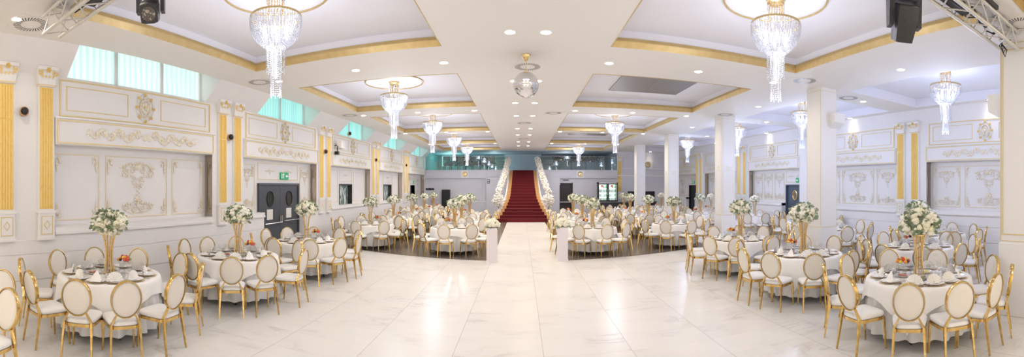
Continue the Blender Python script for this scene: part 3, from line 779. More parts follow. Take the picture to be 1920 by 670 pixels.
for x, y, l in chl:
    o = CH.put((x, y, ZC), 0, l)
    lamp('POINT', 'chandelier_glow', (0, 0, -.36), 4, (.72, .79, 1), .12, o); lamp('POINT', 'chandelier_glow', (0, 0, -.55), 12, (.78, .83, 1), .1, o); lamp('POINT', 'chandelier_glow', (0, 0, -1.62), 27 + y * 1.3, COOL, .04, o)
    m = MB(); m.tube([(.75 * cos(2 * PI * k / 64), .75 * sin(2 * PI * k / 64), -.010) for k in range(64)], .017, 8, True, flat=.8)
    g = obj('ceiling_ring', m, M_GOLDT, None, 40, (x, y, ZC)); tag(g, 'thin gold ceiling ring in the %s coffer %s of the aisle' % (ORDN[[q for q, (a_, b_) in enumerate(COFY) if a_ < y < b_][0] - 1], 'left' if x < 0 else 'right'), 'ceiling ring', 'gold ceiling rings')
for x, y, n in ((8.12, 5.0, 'nearest'), (8.15, 10.2, 'second'), (8.15, 14.3, 'third'), (8.15, 19.35, 'fourth')):
    o = CH.put((x, y, 4.655), 0, '%s crystal chandelier over the right side aisle' % n)
    lamp('POINT', 'chandelier_glow', (0, 0, -.36), 4, (.56, .66, 1), .12, o); lamp('POINT', 'chandelier_glow', (0, 0, -.55), 12, (.70, .76, 1), .1, o); lamp('POINT', 'chandelier_glow', (0, 0, -1.62), 52, (.50, .63, 1), .04, o)

# mirror ball
e = empty('mirror_ball', (.08, 7.6, ZS), 0, 'mirrored ball with gold ceiling mount hanging over the aisle', 'mirror ball')
m = MB(); m.lathe([(.001, 0), (.085, 0), (.085, -.02), (.06, -.07), (.035, -.11), (.001, -.12)], 20); obj('ceiling_mount', m, M_VASE, e, 40)
m = MB(); m.tube([(0, 0, -.1), (0, 0, -.34)], .008, 6); obj('hanging_rod', m, M_VASE, e, 40)
m = MB(); m.ball((0, 0, -.55), .235, 26, 16); obj('mirror_tiles', m, M_CHROME, e)
m = MB(); m.lathe([(.05, -.31), (.06, -.32), (.06, -.34), (.02, -.345)], 16); obj('top_cap', m, M_VASE, e, 40)

# ------------------------------------------------------------------ free standing columns
def column(x, y, label, extra=False):
    e = empty('hall_column', (x, y, 0), 0, label, 'column', 'square white columns')
    h = .26
    m = MB(); m.box(-h, h, -h, h, 0, ZS); obj('shaft', m, M_WHITE, e)
    m = MB(); m.bbox(-h - .02, h + .02, -h - .02, h + .02, 0, 1.0, .01); obj('plinth', m, M_WHITE, e)
    f = MB()
    for W in (lambda u, d, z: (u, -h - d, z), lambda u, d, z: (-h - d, u, z), lambda u, d, z: (h + d, u, z)):
        if not extra: wframe(f, W, -.20, .20, 1.1, 2.55, 0, .007, .004); wframe(f, W, -.20, .20, 2.65, 4.2, 0, .007, .004)
        for zc in () if extra else (2.55, 2.65): wframe(f, W, -.05, .05, zc - .03, zc + .03, 0, .008, .007)
        wbox(f, W, -h, -h + .008, 0, .003, 1.0, ZS); wbox(f, W, h - .008, h, 0, .003, 1.0, ZS); wbox(f, W, -h, h, 0, .008, 4.31, 4.322); wbox(f, W, -h - .0, h, .02, .028, 1.0, 1.015)
    obj('panel_line', f, M_LINE2, e)
    if extra:
        m = MB(); m.hull([(.02, -h, 3.42), (.36, -h, 3.42), (.36, -h - .2, 3.55), (.02, -h - .2, 3.55), (.02, -h, 3.78), (.36, -h, 3.78), (.36, -h - .2, 3.78), (.02, -h - .2, 3.78)]); obj('bracket_box', m, M_WHITE, e)
for i, y in enumerate([7.8, 12.9, 18.2, 23.5]):
    column(6.86, y, 'square white column, %s from the camera in the row' % ['nearest', 'second', 'third', 'fourth'][i], i == 0)
e = empty('stage_pier', (6.5, 2.05, 0), 0, 'broad white pier at the right edge carrying the lighting truss', 'pier')
m = MB(); m.box(-.60, .8, -.6, .59, 0, ZS); obj('shaft', m, M_WHITE, e)
m = MB(); m.bbox(-.62, .82, -.62, .61, 0, 1.12, .01); obj('plinth', m, M_WHITE, e)
f = MB(); Wp = lambda u, d, z: (-.60 - d, u, z); wframe(f, Wp, -.55, .55, 1.25, 4.1, 0, .014, .01); wframe(f, Wp, -.58, .58, 1.15, 4.2, 0, .008, .008); obj('panel_line', f, M_LINE, e)
m = MB(); m.hull([(-.55, .59, 3.05), (-.25, .59, 3.05), (-.55, .59, 3.45), (-.25, .59, 3.45), (-.50, .84, 3.18), (-.28, .84, 3.18), (-.55, .84, 3.45), (-.25, .84, 3.45)]); obj('bracket_box', m, M_WHITE, e)

# ------------------------------------------------------------------ end wall, balcony
mb = MB()
def holes_wall(mb, W, u0, u1, z1, holes, d0=-.15, d1=0):
    u = u0
    for (a, b, z) in sorted(holes):
        wbox(mb, W, u, a, d0, d1, 0, z1); wbox(mb, W, a, b, d0, d1, z, z1); u = b
    wbox(mb, W, u, u1, d0, d1, 0, z1)
holes_wall(mb, W_back, XL - .3, -.93, 2.56, [])
holes_wall(mb, W_back, 1.13, 6.6, 2.56, [(2.62, 3.42, 2.2)])
holes_wall(mb, W_back, 6.6, XR + .3, 4.75, [(7.35, 9.4, 1.62)])
struct('wall_back', mb, M_BWALL, 'cool white end wall below the balcony and beyond the columns', 'wall')
t = bpy.data.objects.new('trim_21', None); C.objects.link(t); t['kind'] = 'structure'; t['label'] = 'thin panel mouldings on the end wall'; t['category'] = 'wall moulding'
ln = MB(); wh = MB()
for (a, b) in ((-6.4, -5.3), (-5.15, -2.65), (-2.45, -1.75), (3.6, 4.2), (4.3, 6.35)): wframe(ln, W_back, a, b, .98, 2.35, 0, .02, .012)
for (a, b) in ((-6.6, -3.55), (-2.4, -.95), (1.25, 3.3), (4.3, 6.4)): wframe(ln, W_back, a, b, 2.63, 2.98, .16, .016, .012)
for (a, b) in ((7.0, 8.35), (9.25, 10.4)): wframe(ln, W_back, a, b, 3.3, 3.95, 0, .016, .012); wframe(ln, W_back, a, b, 2.8, 3.15, .0, .016, .012)
obj('panel_frame', ln, mat('grey_white_moulding', (.62, .60, .60), .5), t)
for (a, b) in ((XL, -.95), (1.15, 6.6)):
    wbox(wh, W_back, a, b, 0, .03, .88, .93); wbox(wh, W_back, a, b, 0, .03, 0, .12)
wbox(wh, W_back, 6.6, XR, 0, .08, 2.68, 2.76); wbox(wh, W_back, 6.6, XR, 0, .05, 3.2, 3.24)
obj('ledge', wh, M_WHITE, t)
# side panels framing the stair
mb = MB()
mb.box(-2.35, -.95, YB - .35, YB - .0, 0, 2.56); mb.box(1.15, 2.55, YB - .35, YB - .0, 0, 2.56)
mb.box(-2.38, -.95, YB - .38, YB - .0, 2.05, 2.56); mb.box(1.15, 2.58, YB - .38, YB, 2.05, 2.56)
struct('wall_back_2', mb, M_BWALL, 'white boxed wall panels flanking the red stairs', 'wall')
# balcony slab and parapet
e = empty('balcony', (0, YB, 0), 0, 'white balcony with panelled parapet and glass railing across the end of the hall', 'balcony')
def bal(name, boxes, m, smooth=None):
    b = MB()
    for q in boxes: b.box(*q)
    return obj(name, b, m, e, smooth)
for (a, b) in ((XL, -.80), (1.0, 6.6)):
    bal('parapet', [(a, b, -.16, .06, 2.52, 3.06), (a, b, -.2, .06, 3.04, 3.09)], M_BWALL)
bal('balcony_floor', [(XL, 6.6, .06, 4.6, 2.9, 3.06)], M_GREYB)
for j, (a, b, n) in enumerate(((XL + .05, -.9, 3), (1.15, 6.5, 4))):
    for k in range(n):
        g = bal('glass_pane', [(a + (b - a) * k / n + .01, a + (b - a) * (k + 1) / n - .01, -.05, -.038, 3.09, 4.02)], M_RAIL)
    p = bal('railing_cap', [(a, b, -.052, -.036, 4.02, 4.03)], M_STEEL)
mb = MB()
mb.box(-7.0, 0.1, YB + 4.5, YB + 4.6, 3.06, 4.9); mb.box(XL - .15, XL, YB + .1, YB + 4.6, 2.6, 4.9)
struct('wall_balcony', mb, M_TEAL, 'teal lit wall at the back of the balcony', 'wall')
mb = MB(); mb.box(.1, 6.9, YB + 4.5, YB + 4.6, 3.06, 4.9); mb.box(6.6, 6.75, YB + .17, YB + 4.6, 2.6, 4.9)
mb.box(-1.3, 1.5, YB + 3.4, YB + 3.5, 3.06, 4.4)
struct('wall_balcony_2', mb, M_GREYB, 'blue grey wall at the back of the balcony on the right', 'wall')
mb = MB(); mb.box(-7, 7, YB + .15, YB + 4.6, ZS, 4.9); struct('ceiling_4', mb, M_GREYB, 'grey ceiling over the balcony', 'ceiling')
lamp('POINT', 'balcony_light', (-5.2, YB + 2.3, 3.75), 40, (.5, 1, .95), .2); lamp('POINT', 'balcony_light', (-2, YB + 2.2, 3.75), 22, (.7, .97, 1), .2)
lamp('POINT', 'balcony_light', (3.2, YB + 1.6, 3.75), 22, (.85, .92, 1), .2)
# balcony window at its left end
t = bpy.data.objects.new('window_9', None); C.objects.link(t); t['kind'] = 'structure'; t['label'] = 'small teal lit window at the left end of the balcony'; t['category'] = 'window'
g = MB(); g.box(XL + .35, XL + 1.2, YB + 4.46, YB + 4.5, 3.6, 4.35); obj('sheer_curtain', g, M_CURT2, t)
g = MB(); wframe(g, lambda u, d, z: (u, YB + 4.46 - d, z), XL + .3, XL + 1.25, 3.55, 4.4, 0, .05, .04); obj('window_frame', g, M_WHITE, t)
medallion(W_back, -3.84, 2.80, .16, .24, 'gold rosette on the balcony parapet left of the stairs', True)
medallion(W_back, 3.98, 2.80, .16, .24, 'gold rosette on the balcony parapet right of the stairs', True)
medallion(W_back, 8.82, 3.52, 0, .30, 'gold rosette on the end wall between the far columns', True)

# balcony armchairs
e = empty('balcony_armchair', (0, 0, 0), 0, 'x', 'armchair', 'balcony armchairs')
m = MB(); m.bbox(-.24, .24, -.22, .24, .36, .46, .02); obj('seat', m, M_DAM, e)
m = MB(); m.bbox(-.24, .24, .20, .27, .46, 1.0, .02); obj('backrest', m, M_DAM, e)
m = MB(); m.box(-.26, .26, .19, .28, .98, 1.03); m.box(-.26, -.235, .19, .28, .42, 1.0); m.box(.235, .26, .19, .28, .42, 1.0); obj('back_frame', m, M_BLACK, e)
for s in (-1, 1):
    m = MB(); m.bar((s * .27, .24, .66), (s * .27, -.2, .64), .05, .05); m.bar((s * .27, -.18, .64), (s * .26, -.18, .42), .04, .04); obj('armrest', m, M_BLACK, e)
    for y in (-.2, .23): m = MB(); m.bar((s * .23, y, .0), (s * .22, y, .37), .035, .035, (0, 1, 0)); obj('leg', m, M_BLACK, e)
AC = Proto(e)
for i, x in enumerate([-5.25, -4.75, -4.22, -3.72, -3.2, -2.7, -2.15]):
    AC.put((x, YB + 1.0 + .1 * (i % 2), 3.06), PI + rnd.uniform(-.25, .25), 'dark patterned armchair behind the glass railing, %s from the left on balcony' % ORDN[i])
# dark floral arrangement on right balcony
def blossoms(mb, pts, r0, r1, R, wob=.16):
    for p in pts:
        r = R.uniform(r0, r1)
        mb.ball(p, r, 7, 5, (1, 1, R.uniform(.75, 1)), wob, Matrix.Rotation(R.uniform(0, 6), 3, 'Z') @ Matrix.Rotation(R.uniform(-.6, .6), 3, 'X'))
def leaves(mb, pts, c, L, w, R, droop=.3):
    for p in pts:
        d = (Vector(p) - Vector(c)).normalized(); side = d.cross(Vector((R.uniform(-1, 1), R.uniform(-1, 1), R.uniform(-1, 1)))).normalized()
        l = L * R.uniform(.75, 1.25); ww = w * R.uniform(.8, 1.2); n = d.cross(side)
        p = Vector(p); d2 = (d + n * R.uniform(-.7, .7) + Vector((0, 0, -droop * R.random()))).normalized()
        P = [p, p + d2 * l * .3 + side * ww * .5, p + d2 * l * .7 + side * ww * .45, p + d2 * l + n * .01, p + d2 * l * .7 - side * ww * .45, p + d2 * l * .3 - side * ww * .5, p + d2 * l * .5 + n * .012]
        mb.add(P, [(0, 1, 6), (1, 2, 6), (2, 3, 6), (3, 4, 6), (4, 5, 6), (5, 0, 6)])
R2 = random.Random(3)
e = empty('floral_arch', (4.2, YB + 2.6, 3.06), 0, 'dark floral backdrop standing on the right side of balcony', 'floral backdrop')
m = MB()
for x in (-1.6, -.5, .6, 1.7): m.tube([(x, 0, 0), (x, 0, 1.05)], .03, 6)
m.tube([(-1.7, 0, 1.05), (1.8, 0, 1.05)], .03, 6); obj('stand', m, M_BLACK, e, 40)
m = MB(); blossoms(m, [(R2.uniform(-1.8, 1.8), R2.uniform(-.12, .12), R2.uniform(.80, 1.16)) for _ in range(150)], .04, .08, R2); obj('blossoms', m, mat('dusky_red_blossom', (.10, .05, .06), .8, noise=(9, (.28, .22, .24), .5, .7)), e, 60)
m = MB(); leaves(m, [(R2.uniform(-1.85, 1.85), R2.uniform(-.16, .16), R2.uniform(.72, 1.16)) for _ in range(200)], (0, 0, 1.0), .13, .06, R2); obj('leaves', m, mat('dark_foliage', (.02, .035, .03), .6), e)

# ------------------------------------------------------------------ stairs
HW = [(22.9, 1.46), (23.3, 1.26), (24.07, 1.0), (25.2, .79), (26.6, .73), (28.4, .70)]
def hw(y):
    for (a, p), (b, q) in zip(HW, HW[1:]):
        if y <= b: return p + (q - p) * max(0, (y - a)) / (b - a)
    return HW[-1][1]
NST = 18; RISE = 3.06 / NST; RUN = (28.25 - 22.9) / (NST - 1); CXS = .10
e = empty('staircase', (CXS, 22.9, 0), 0, 'straight flared staircase with crimson carpet rising to the balcony', 'staircase')
for s in (-1, 1):
    m = MB(); N = 40
    ysl = [22.95 + (28.2 - 22.95) * i / N for i in range(N + 1)]
    top = lambda y: min(3.3, (y - 22.9) / RUN * RISE + RISE + .10)
    m.rings([[(s * (hw(y) + .21) , y - 22.9, 0), (s * (hw(y) + .28), y - 22.9, 0), (s * (hw(y) + .28), y - 22.9, top(y)), (s * (hw(y) + .21), y - 22.9, top(y))] for y in ysl], True, True, True)
    obj('stringer', m, M_WHITE, e, 40)
for k in range(NST):
    y0 = 22.9 + RUN * k; y1 = y0 + RUN; z1 = RISE * (k + 1); yl = y1 + (.15 if k == NST - 1 else .02)
    a, b = hw(y0), hw(y1)
    m = MB(); W1 = [(-a - .21, y0), (a + .21, y0), (b + .21, yl), (-b - .21, yl)]
    m.rings([[(x, y - 22.9, z) for x, y in W1] for z in (max(0, z1 - 2 * RISE), z1)], True, True, True)
    st = obj('step', m, M_WOOD, e)
    c = MB(); pr = .014
    P = [(y0 - pr, 0 if k == 0 else z1 - RISE + .014), (y0 - pr, z1 - .02), (y0 - pr * 2.2, z1 - .012), (y0 - pr * 2.2, z1 + .008), (y0, z1 + pr), (yl, z1 + pr)]
    c.rings([[(s * (a if i < 5 else b), y - 22.9, z) for i, (y, z) in enumerate(P)] for s in (-1, 1)], False)
    obj('carpet', c, M_CARPET, st, 40)
# garland handrails, flower trees
for s, nm in ((-1, 'left'), (1, 'right')):
    R3 = random.Random(11 + s)
    path = []
    for i in range(40):
        t = i / 39; y = 24.5 + 3.75 * t
        x = CXS + s * (1.34 - .36 * t + .16 * (1 - t) ** 3 - (.0 if t < .8 else .0)); z = 1.60 + 2.22 * t ** .93
        path.append(Vector((x, y, z)))
    base = Vector((CXS + s * 1.2, 24.5, 0))
    e = empty('flower_garland', base, 0, 'thick white blossom garland along the %s handrail of the red stairs' % nm, 'flower garland')
    m = MB(); m.tube([p - base for p in path], .025, 6); obj('handrail', m, M_WHITE, e, 40)
    m = MB()
    for i in range(0, 40, 8): 
        p = path[i]; yy = p.y; zf = (yy - 22.9) / RUN * RISE + .1
        m = MB(); m.tube([p - base, Vector((CXS + s * (hw(yy) + .245), yy, zf)) - base], .012, 6); obj('baluster', m, M_WHITE, e, 40)
    m = MB(); P = []
    for p in path:
        for q in range(24):
            a = R3.uniform(0, 2 * PI); r = .13 * math.sqrt(R3.random()) + .03; P.append(p - base + Vector((r * cos(a) * 1.1, R3.uniform(-.06, .06), r * sin(a) * 1.2)))
    blossoms(m, P, .03, .055, R3); obj('blossoms', m, M_FLOWW, e, 60)
    x = CXS + s * 1.42
    e = empty('blossom_tree', (x, 23.75, 0), 0, 'small white blossom tree in a pot at the %s foot of stairs' % nm, 'blossom tree')
    m = MB(); m.lathe([(.001, 0), (.13, 0), (.15, .3), (.16, .34), (.13, .34), (.12, .30), (.001, .30)], 16); obj('pot', m, M_POT, e, 40)
    m = MB(); m.tube([(0, 0, .3), (.02, 0, .6), (-.01, .01, .9), (0, 0, 1.1)], [.03, .025, .022, .015], 7)
    for k in range(6): a = k * PI / 3; m.tube([(0, 0, .8 + .03 * k), (.15 * cos(a), .15 * sin(a), 1.0 + .03 * k)], [.012, .006], 5)
    obj('trunk', m, M_BARK, e, 40)
    m = MB(); P = []
    for q in range(170):
        d = Vector((R3.gauss(0, 1), R3.gauss(0, 1), R3.gauss(0, 1))).normalized(); r = .40 * R3.uniform(.55, 1); P.append((d.x * r, d.y * r, 1.15 + d.z * r * .95))
    blossoms(m, P, .03, .07, R3); obj('blossoms', m, M_FLOWW, e, 60)

# flower pillars at the head of the aisle
for s, x, y, nm in ((-1, -.78, 10.95, 'left'), (1, 1.09, 11.1, 'right')):
    R4 = random.Random(20 + s)
    e = empty('display_pillar', (x, y, 0), 0, 'pale ribbed display pillar on the %s of the aisle entrance' % nm, 'display pillar', 'aisle pillars')
    m = MB(); m.box(-.13, .13, -.13, .13, .03, .88)
    for k in range(9):
        u = -.12 + .03 * k
        for W in (lambda u, d, z: (u, -.13 - d, z), lambda u, d, z: (-.13 - d, u, z), lambda u, d, z: (.13 + d, u, z)): wbox(m, W, u - .008, u + .008, 0, .006, .04, .80)
    obj('shaft', m, M_PINK, e)
    m = MB(); m.box(-.145, .145, -.145, .145, 0, .04); m.box(-.14, .14, -.14, .14, .80, .90); obj('cap', m, M_PINK, e)
    e = empty('hydrangea_arrangement', (x, y, .90), 0, 'cream hydrangea arrangement on the %s aisle pillar' % nm, 'flower arrangement', 'aisle pillar flowers')
    m = MB(); P = []
    for q in range(150):
        d = Vector((R4.gauss(0, 1), R4.gauss(0, 1), abs(R4.gauss(0, 1)))).normalized(); P.append((d.x * .20 * R4.uniform(.8, 1), d.y * .17 * R4.uniform(.8, 1), .05 + d.z * .17 * R4.uniform(.8, 1)))
    blossoms(m, P, .025, .05, R4); obj('blossoms', m, M_FLOWC, e, 60)
    m = MB(); leaves(m, [(R4.uniform(-.17, .17), R4.uniform(-.15, .15), R4.uniform(.0, .06)) for _ in range(24)], (0, 0, .1), .08, .05, R4); obj('leaves', m, M_LEAF, e)

# ------------------------------------------------------------------ doors, signs, inner windows
def running_man(mb, W, u, z, S, d):
    mb.ball(W(u + .02 * S, d, z + .062 * S), .014 * S, 8, 5)
    for a, b, w in (((.01, .05), (-.012, -.005), .026), ((-.012, -.005), (.022, -.03), .014), ((.022, -.03), (.02, -.065), .012), ((-.012, -.005), (-.03, -.04), .014), ((-.03, -.04), (-.06, -.045), .012),
                    ((.01, .045), (.04, .025), .01), ((.04, .025), (.055, .04), .01), ((.005, .045), (-.03, .04), .01), ((-.03, .04), (-.042, .012), .01)):
        nrm = Vector(W(0, 1, 0)) - Vector(W(0, 0, 0))
        mb.bar(W(u + a[0] * S, d, z + a[1] * S), W(u + b[0] * S, d, z + b[1] * S), .004, w * S, tuple(nrm))
def exit_sign(W, u, z, d, label, S=1.0, flip=1):
    e = empty('exit_sign', W(u, d, z), 0, label, 'exit sign', 'green exit signs')
    L = lambda uu, dd, zz: tuple(Vector(W(u + uu, d + dd, z + zz)) - Vector(W(u, d, z)))
    m = MB(); wbox(m, L, -.17 * S, .17 * S, 0, .05, -.085 * S, .085 * S); obj('sign_box', m, M_GREEN, e)
    m = MB(); running_man(m, lambda a, b, c: L(flip * a, b, c), -.07 * S, 0, S, .054); wbox(m, L, -.145 * S, -.125 * S, .05, .054, -.065 * S, .065 * S)
    pts = [(.03, 0), (.08, .045), (.08, .018), (.14, .018), (.14, -.018), (.08, -.018), (.08, -.045)]
    m.poly([L(a * S, .054, b * S) for a, b in pts]); obj('pictogram', m, M_SIGNW, e)
def handle_bar(mb, W, u0, u1, z, d):
    mb.tube([W(u0, d, z), W(u0, d + .10, z), W(u1, d + .10, z), W(u1, d, z)], .016, 8)
# double door left wall
u0, u1, zt = DOORS_L[1]; mid = (u0 + u1) / 2
t = bpy.data.objects.new('door_1', None); C.objects.link(t); t['kind'] = 'structure'; t['label'] = 'anthracite double door with oval portholes and silver push bars on the left wall'; t['category'] = 'door'
fr = MB(); D = -.20
wbox(fr, W_left, u0, u0 + .07, -.45, D + .03, 0, zt); wbox(fr, W_left, u1 - .07, u1, -.45, D + .03, 0, zt); wbox(fr, W_left, u0 + .07, u1 - .07, -.45, D + .03, zt - .07, zt); obj('door_frame', fr, M_DOOR, t)
for a, b in ((u0 + .075, mid - .004), (mid + .004, u1 - .075)):
    m = MB(); wbox(m, W_left, a, b, D - .06, D, .01, zt - .075); lf = obj('door_leaf', m, M_DOOR, t)
    c = (a + b) / 2
    m = MB(); m.tube([W_left(c + .16 * cos(2 * PI * k / 24), D + .008, 1.62 + .22 * sin(2 * PI * k / 24)) for k in range(24)], .02, 6, True); obj('porthole_ring', m, M_BLACK, lf, 40)
    m = MB(); m.poly([W_left(c + .15 * cos(2 * PI * k / 24), D + .004, 1.62 + .21 * sin(2 * PI * k / 24)) for k in range(24)]); obj('porthole_pane', m, mat('dark_porthole_glass', (.03, .032, .03), .08) if 'dark_porthole_glass' not in MATS else MATS['dark_porthole_glass'], lf)
    m = MB(); handle_bar(m, W_left, a + .12, b - .05, .92 if a < mid - .5 else .95, D); obj('push_bar', m, M_STEEL, lf, 40)
    m = MB(); wbox(m, W_left, mid - .06 if a < mid - .5 else mid + .02, mid - .02 if a < mid - .5 else mid + .06, D, D + .06, .90, 1.12); obj('latch_case', m, M_STEEL, lf)
    nt = MB(); wbox(nt, W_left, -.15, .15, 0, .003, -.15, .15); nt.mapped(lambda x, y, z: (x - XL, y, z)); n_ = obj('door_notice', nt, M_PAPER, None, None, W_left(c - .02, D + .002, 1.17))
    tag(n_, 'white printed notice taped on the %s leaf of the anthracite double door' % ('near' if a < mid - .5 else 'far'), 'notice', 'door notices')
exit_sign(W_left, mid + .25, 2.30, -.235, 'green exit sign above the anthracite double door on the left wall', 1.25)
m = MB(); wbox(m, W_left, u0, u1, -.46, -.44, 0, zt); struct('door_4', m, M_DDARK, 'dark sheet standing for the shade behind the double door', 'door')  # near-black sheet in place of the shade behind the leaves
# left far dark door
u0, u1, zt = DOORS_L[4]
t = bpy.data.objects.new('door_2', None); C.objects.link(t); t['kind'] = 'structure'; t['label'] = 'dark open doorway far along the left wall'; t['category'] = 'door'
m = MB(); wbox(m, W_left, u0, u1, -.44, -.40, 0, zt); obj('door_leaf', m, M_DDARK, t)
m = MB(); wbox(m, W_left, u0 - .03, u0, -.45, -.2, 0, zt); wbox(m, W_left, u1, u1 + .03, -.45, -.2, 0, zt); obj('door_frame', m, M_DDARK, t)
exit_sign(W_left, (u0 + u1) / 2 + .3, 2.25, -.235, 'small exit sign above the dark doorway far along the left wall', 1.0)
# inner windows on the left
for i, (k, (u0, u1, z0, z1)) in enumerate(WIN_L.items()):
    t = bpy.data.objects.new('window_%d' % (i + 6), None); C.objects.link(t); t['kind'] = 'structure'
    t['label'] = 'dark framed inner window with glittering curtain in the %s bay of the left wall' % ORDN[k]; t['category'] = 'window'
    m = MB(); wbox(m, W_left, u0, u0 + .05, -.48, -.22, z0, z1); wbox(m, W_left, u1 - .05, u1, -.48, -.22, z0, z1); wbox(m, W_left, u0 + .05, u1 - .05, -.48, -.22, z1 - .05, z1); wbox(m, W_left, u0 + .05, u1 - .05, -.48, -.22, z0, z0 + .03); obj('window_frame', m, MATS['dark_porthole_glass'] , t)
    m = MB(); N = 30
    m.rings([[W_left(u0 + .05 + (u1 - u0 - .1) * j / N, -.42 + .02 * sin(j * 1.7), z) for j in range(N + 1)] for z in (z0 + .03, z1 - .05)], closed=False); obj('sequin_curtain', m, M_TINSEL, t, 60)
# right wall doors
for i, (k, mt) in enumerate(((2, M_BLUED), (4, M_DDARK))):
    u0, u1, zt = DOORS_R[k]
    t = bpy.data.objects.new('door_%d' % (5 + i), None); C.objects.link(t); t['kind'] = 'structure'
    t['label'] = ['slate blue door with round porthole on the right wall beside the nearest column', 'dark open doorway far along the right wall'][i]; t['category'] = 'door'
    m = MB(); wbox(m, W_right, u0 + .06, u1 - .06, -.34, -.28, 0, zt - .05); lf = obj('door_leaf', m, mt, t)
    m = MB(); wbox(m, W_right, u0, u0 + .06, -.45, -.2, 0, zt); wbox(m, W_right, u1 - .06, u1, -.45, -.2, 0, zt); wbox(m, W_right, u0 + .06, u1 - .06, -.45, -.2, zt - .05, zt); obj('door_frame', m, mt, t)
    m = MB(); wbox(m, W_right, u0, u1, -.46, -.44, 0, zt); obj('door_backing', m, M_DDARK, t)
    if i == 0:
        c = (u0 + u1) / 2
        m = MB(); m.tube([W_right(c + .15 * cos(2 * PI * k / 24), -.27, 1.6 + .2 * sin(2 * PI * k / 24)) for k in range(24)], .025, 6, True); obj('porthole_ring', m, M_VASE, lf, 40)
        m = MB(); m.poly([W_right(c + .14 * cos(2 * PI * k / 24), -.275, 1.6 + .19 * sin(2 * PI * k / 24)) for k in range(24)]); obj('porthole_pane', m, M_MIRB, lf)
    exit_sign(W_right, u0 + (.25 if i == 0 else .7), 2.24, -.235, 'green exit sign above the %s on the right wall' % ('slate blue door' if i == 0 else 'dark doorway'), 1.1)
# end wall items
m = MB(); m.box(2.62, 3.42, YB + .13, YB + .16, 0, 2.2); m.box(2.56, 2.62, YB - .03, YB + .15, 0, 2.24); m.box(3.42, 3.48, YB - .03, YB + .15, 0, 2.24)
struct('door_3', m, mat('dark_brown_doorway', (.035, .025, .024), .5), 'dark brown doorway below the balcony right of the stairs', 'door')
m = MB(); m.box(-.28, .28, -.12, .12, 0, 1.75); d_ = obj('loudspeaker', m, M_BLACK, None, None, (-5.15, YB - .14, 0)); m = MB(); m.box(-.24, .24, -.126, -.12, .06, 1.69); obj('speaker_grille', m, M_DDARK, d_)
tag(d_, 'tall black box standing against the end wall left of the stairs', 'loudspeaker')
e = empty('restroom_sign', (-2.22, YB - .385, 2.31), 0, 'small black sign with white pictogram left of the stairs', 'sign')
m = MB(); m.box(-.09, .09, -.02, 0, -.15, .15); obj('sign_plate', m, M_BLACK, e)
m = MB(); m.box(-.05, -.02, -.024, -.02, -.02, .10); m.ball((-.035, -.022, .12), .016, 8, 5); m.box(.02, .05, -.024, -.02, .0, .10); m.ball((.035, -.022, .12), .016, 8, 5); m.box(-.05, .05, -.024, -.02, -.10, -.07); m.box(-.05, .0, -.024, -.02, -.06, -.045); obj('pictogram', m, M_SIGNW, e)
m = MB()
for k in range(6): m.box(-.3 + .1 * k, -.22 + .1 * k, -.03, 0, -.06, .06 if k % 2 else .08)
m.box(-.31, .30, -.012, 0, -.07, -.06); q = obj('wall_plaque', m, M_BLACK, None, None, (-6.3, YB, 1.78)); tag(q, 'small dark lettered plaque low on the end wall at far left', 'plaque')
e = empty('fire_extinguisher', (-6.05, YB - .14, .85), 0, 'red fire extinguisher mounted on the end wall at far left', 'fire extinguisher')
m = MB(); m.lathe([(.001, 0), (.075, 0), (.08, .03), (.08, .4), (.05, .48), (.03, .5), (.001, .5)], 16); b_ = obj('cylinder', m, M_REDX, e, 40)
m = MB(); m.lathe([(.03, .5), (.03, .55), (.001, .55)], 10); m.tube([(.0, 0, .53), (.1, 0, .50), (.11, 0, .25)], .012, 6); m.bar((-.03, 0, .56), (.1, 0, .58), .02, .02); m.box(-.03, .03, .06, .14, .15, .35); obj('valve_hose', m, M_BLACK, e, 40)
m = MB(); m.box(-.10, .10, -.012, 0, -.035, .035); q = obj('socket', m, M_SOCK, None, None, (XL + .033, 2.75, .47)); q.rotation_euler = (0, 0, PI / 2)
tag(q, 'small white wall socket low on the left wall behind the front table', 'socket')
m = MB()
for k in range(5): m.box(-.2 + .08 * k, -.14 + .08 * k, -.016, 0, -.03, .03)
m.box(-.21, .19, -.006, 0, -.04, -.03); q = obj('door_sign', m, M_BLACK, None, None, (3.02, YB, 2.40)); tag(q, 'small dark lettered sign above the dark doorway right of stairs', 'sign')

# ------------------------------------------------------------------ bar and fridge
e = empty('bar_counter', (6.3, 26.9, 0), 0, 'black bar counter below the drinks fridge', 'bar counter')
m = MB(); m.box(-1.2, .7, -.3, .3, 0, .92); obj('cabinet', m, M_BLACKP, e)
m = MB(); m.bbox(-1.25, .75, -.34, .34, .92, .97, .01); obj('counter_top', m, mat('grey_stone_top', (.25, .25, .26), .25), e)
FX, FY, FZ = 5.62, 26.9, .97
e = empty('drinks_fridge', (FX, FY, FZ), 0, 'two-door glass drinks fridge with lit green bottles on the black counter', 'drinks fridge')
m = MB(); w = .66
m.box(-w, w, .24, .28, 0, 1.28); m.box(-w, -w + .05, -.22, .24, 0, 1.28); m.box(w - .05, w, -.22, .24, 0, 1.28); m.box(-w, w, -.22, .24, 1.18, 1.28); m.box(-w, w, -.22, .24, 0, .06); m.box(-.025, .025, -.2, .24, .06, 1.18); obj('cabinet', m, M_BLACKP, e)
m = MB(); m.box(-w + .05, w - .05, .22, .24, .06, 1.18); obj('lit_back_panel', m, M_FRIDGEIN, e)
m = MB(); m.box(-w + .06, w - .06, -.225, -.22, 1.20, 1.26); obj('header_panel', m, M_SOCK, e)
for z in (.34, .62, .90):
    m = MB(); m.box(-w + .05, w - .05, -.15, .22, z - .015, z); obj('shelf', m, M_SOCK, e)
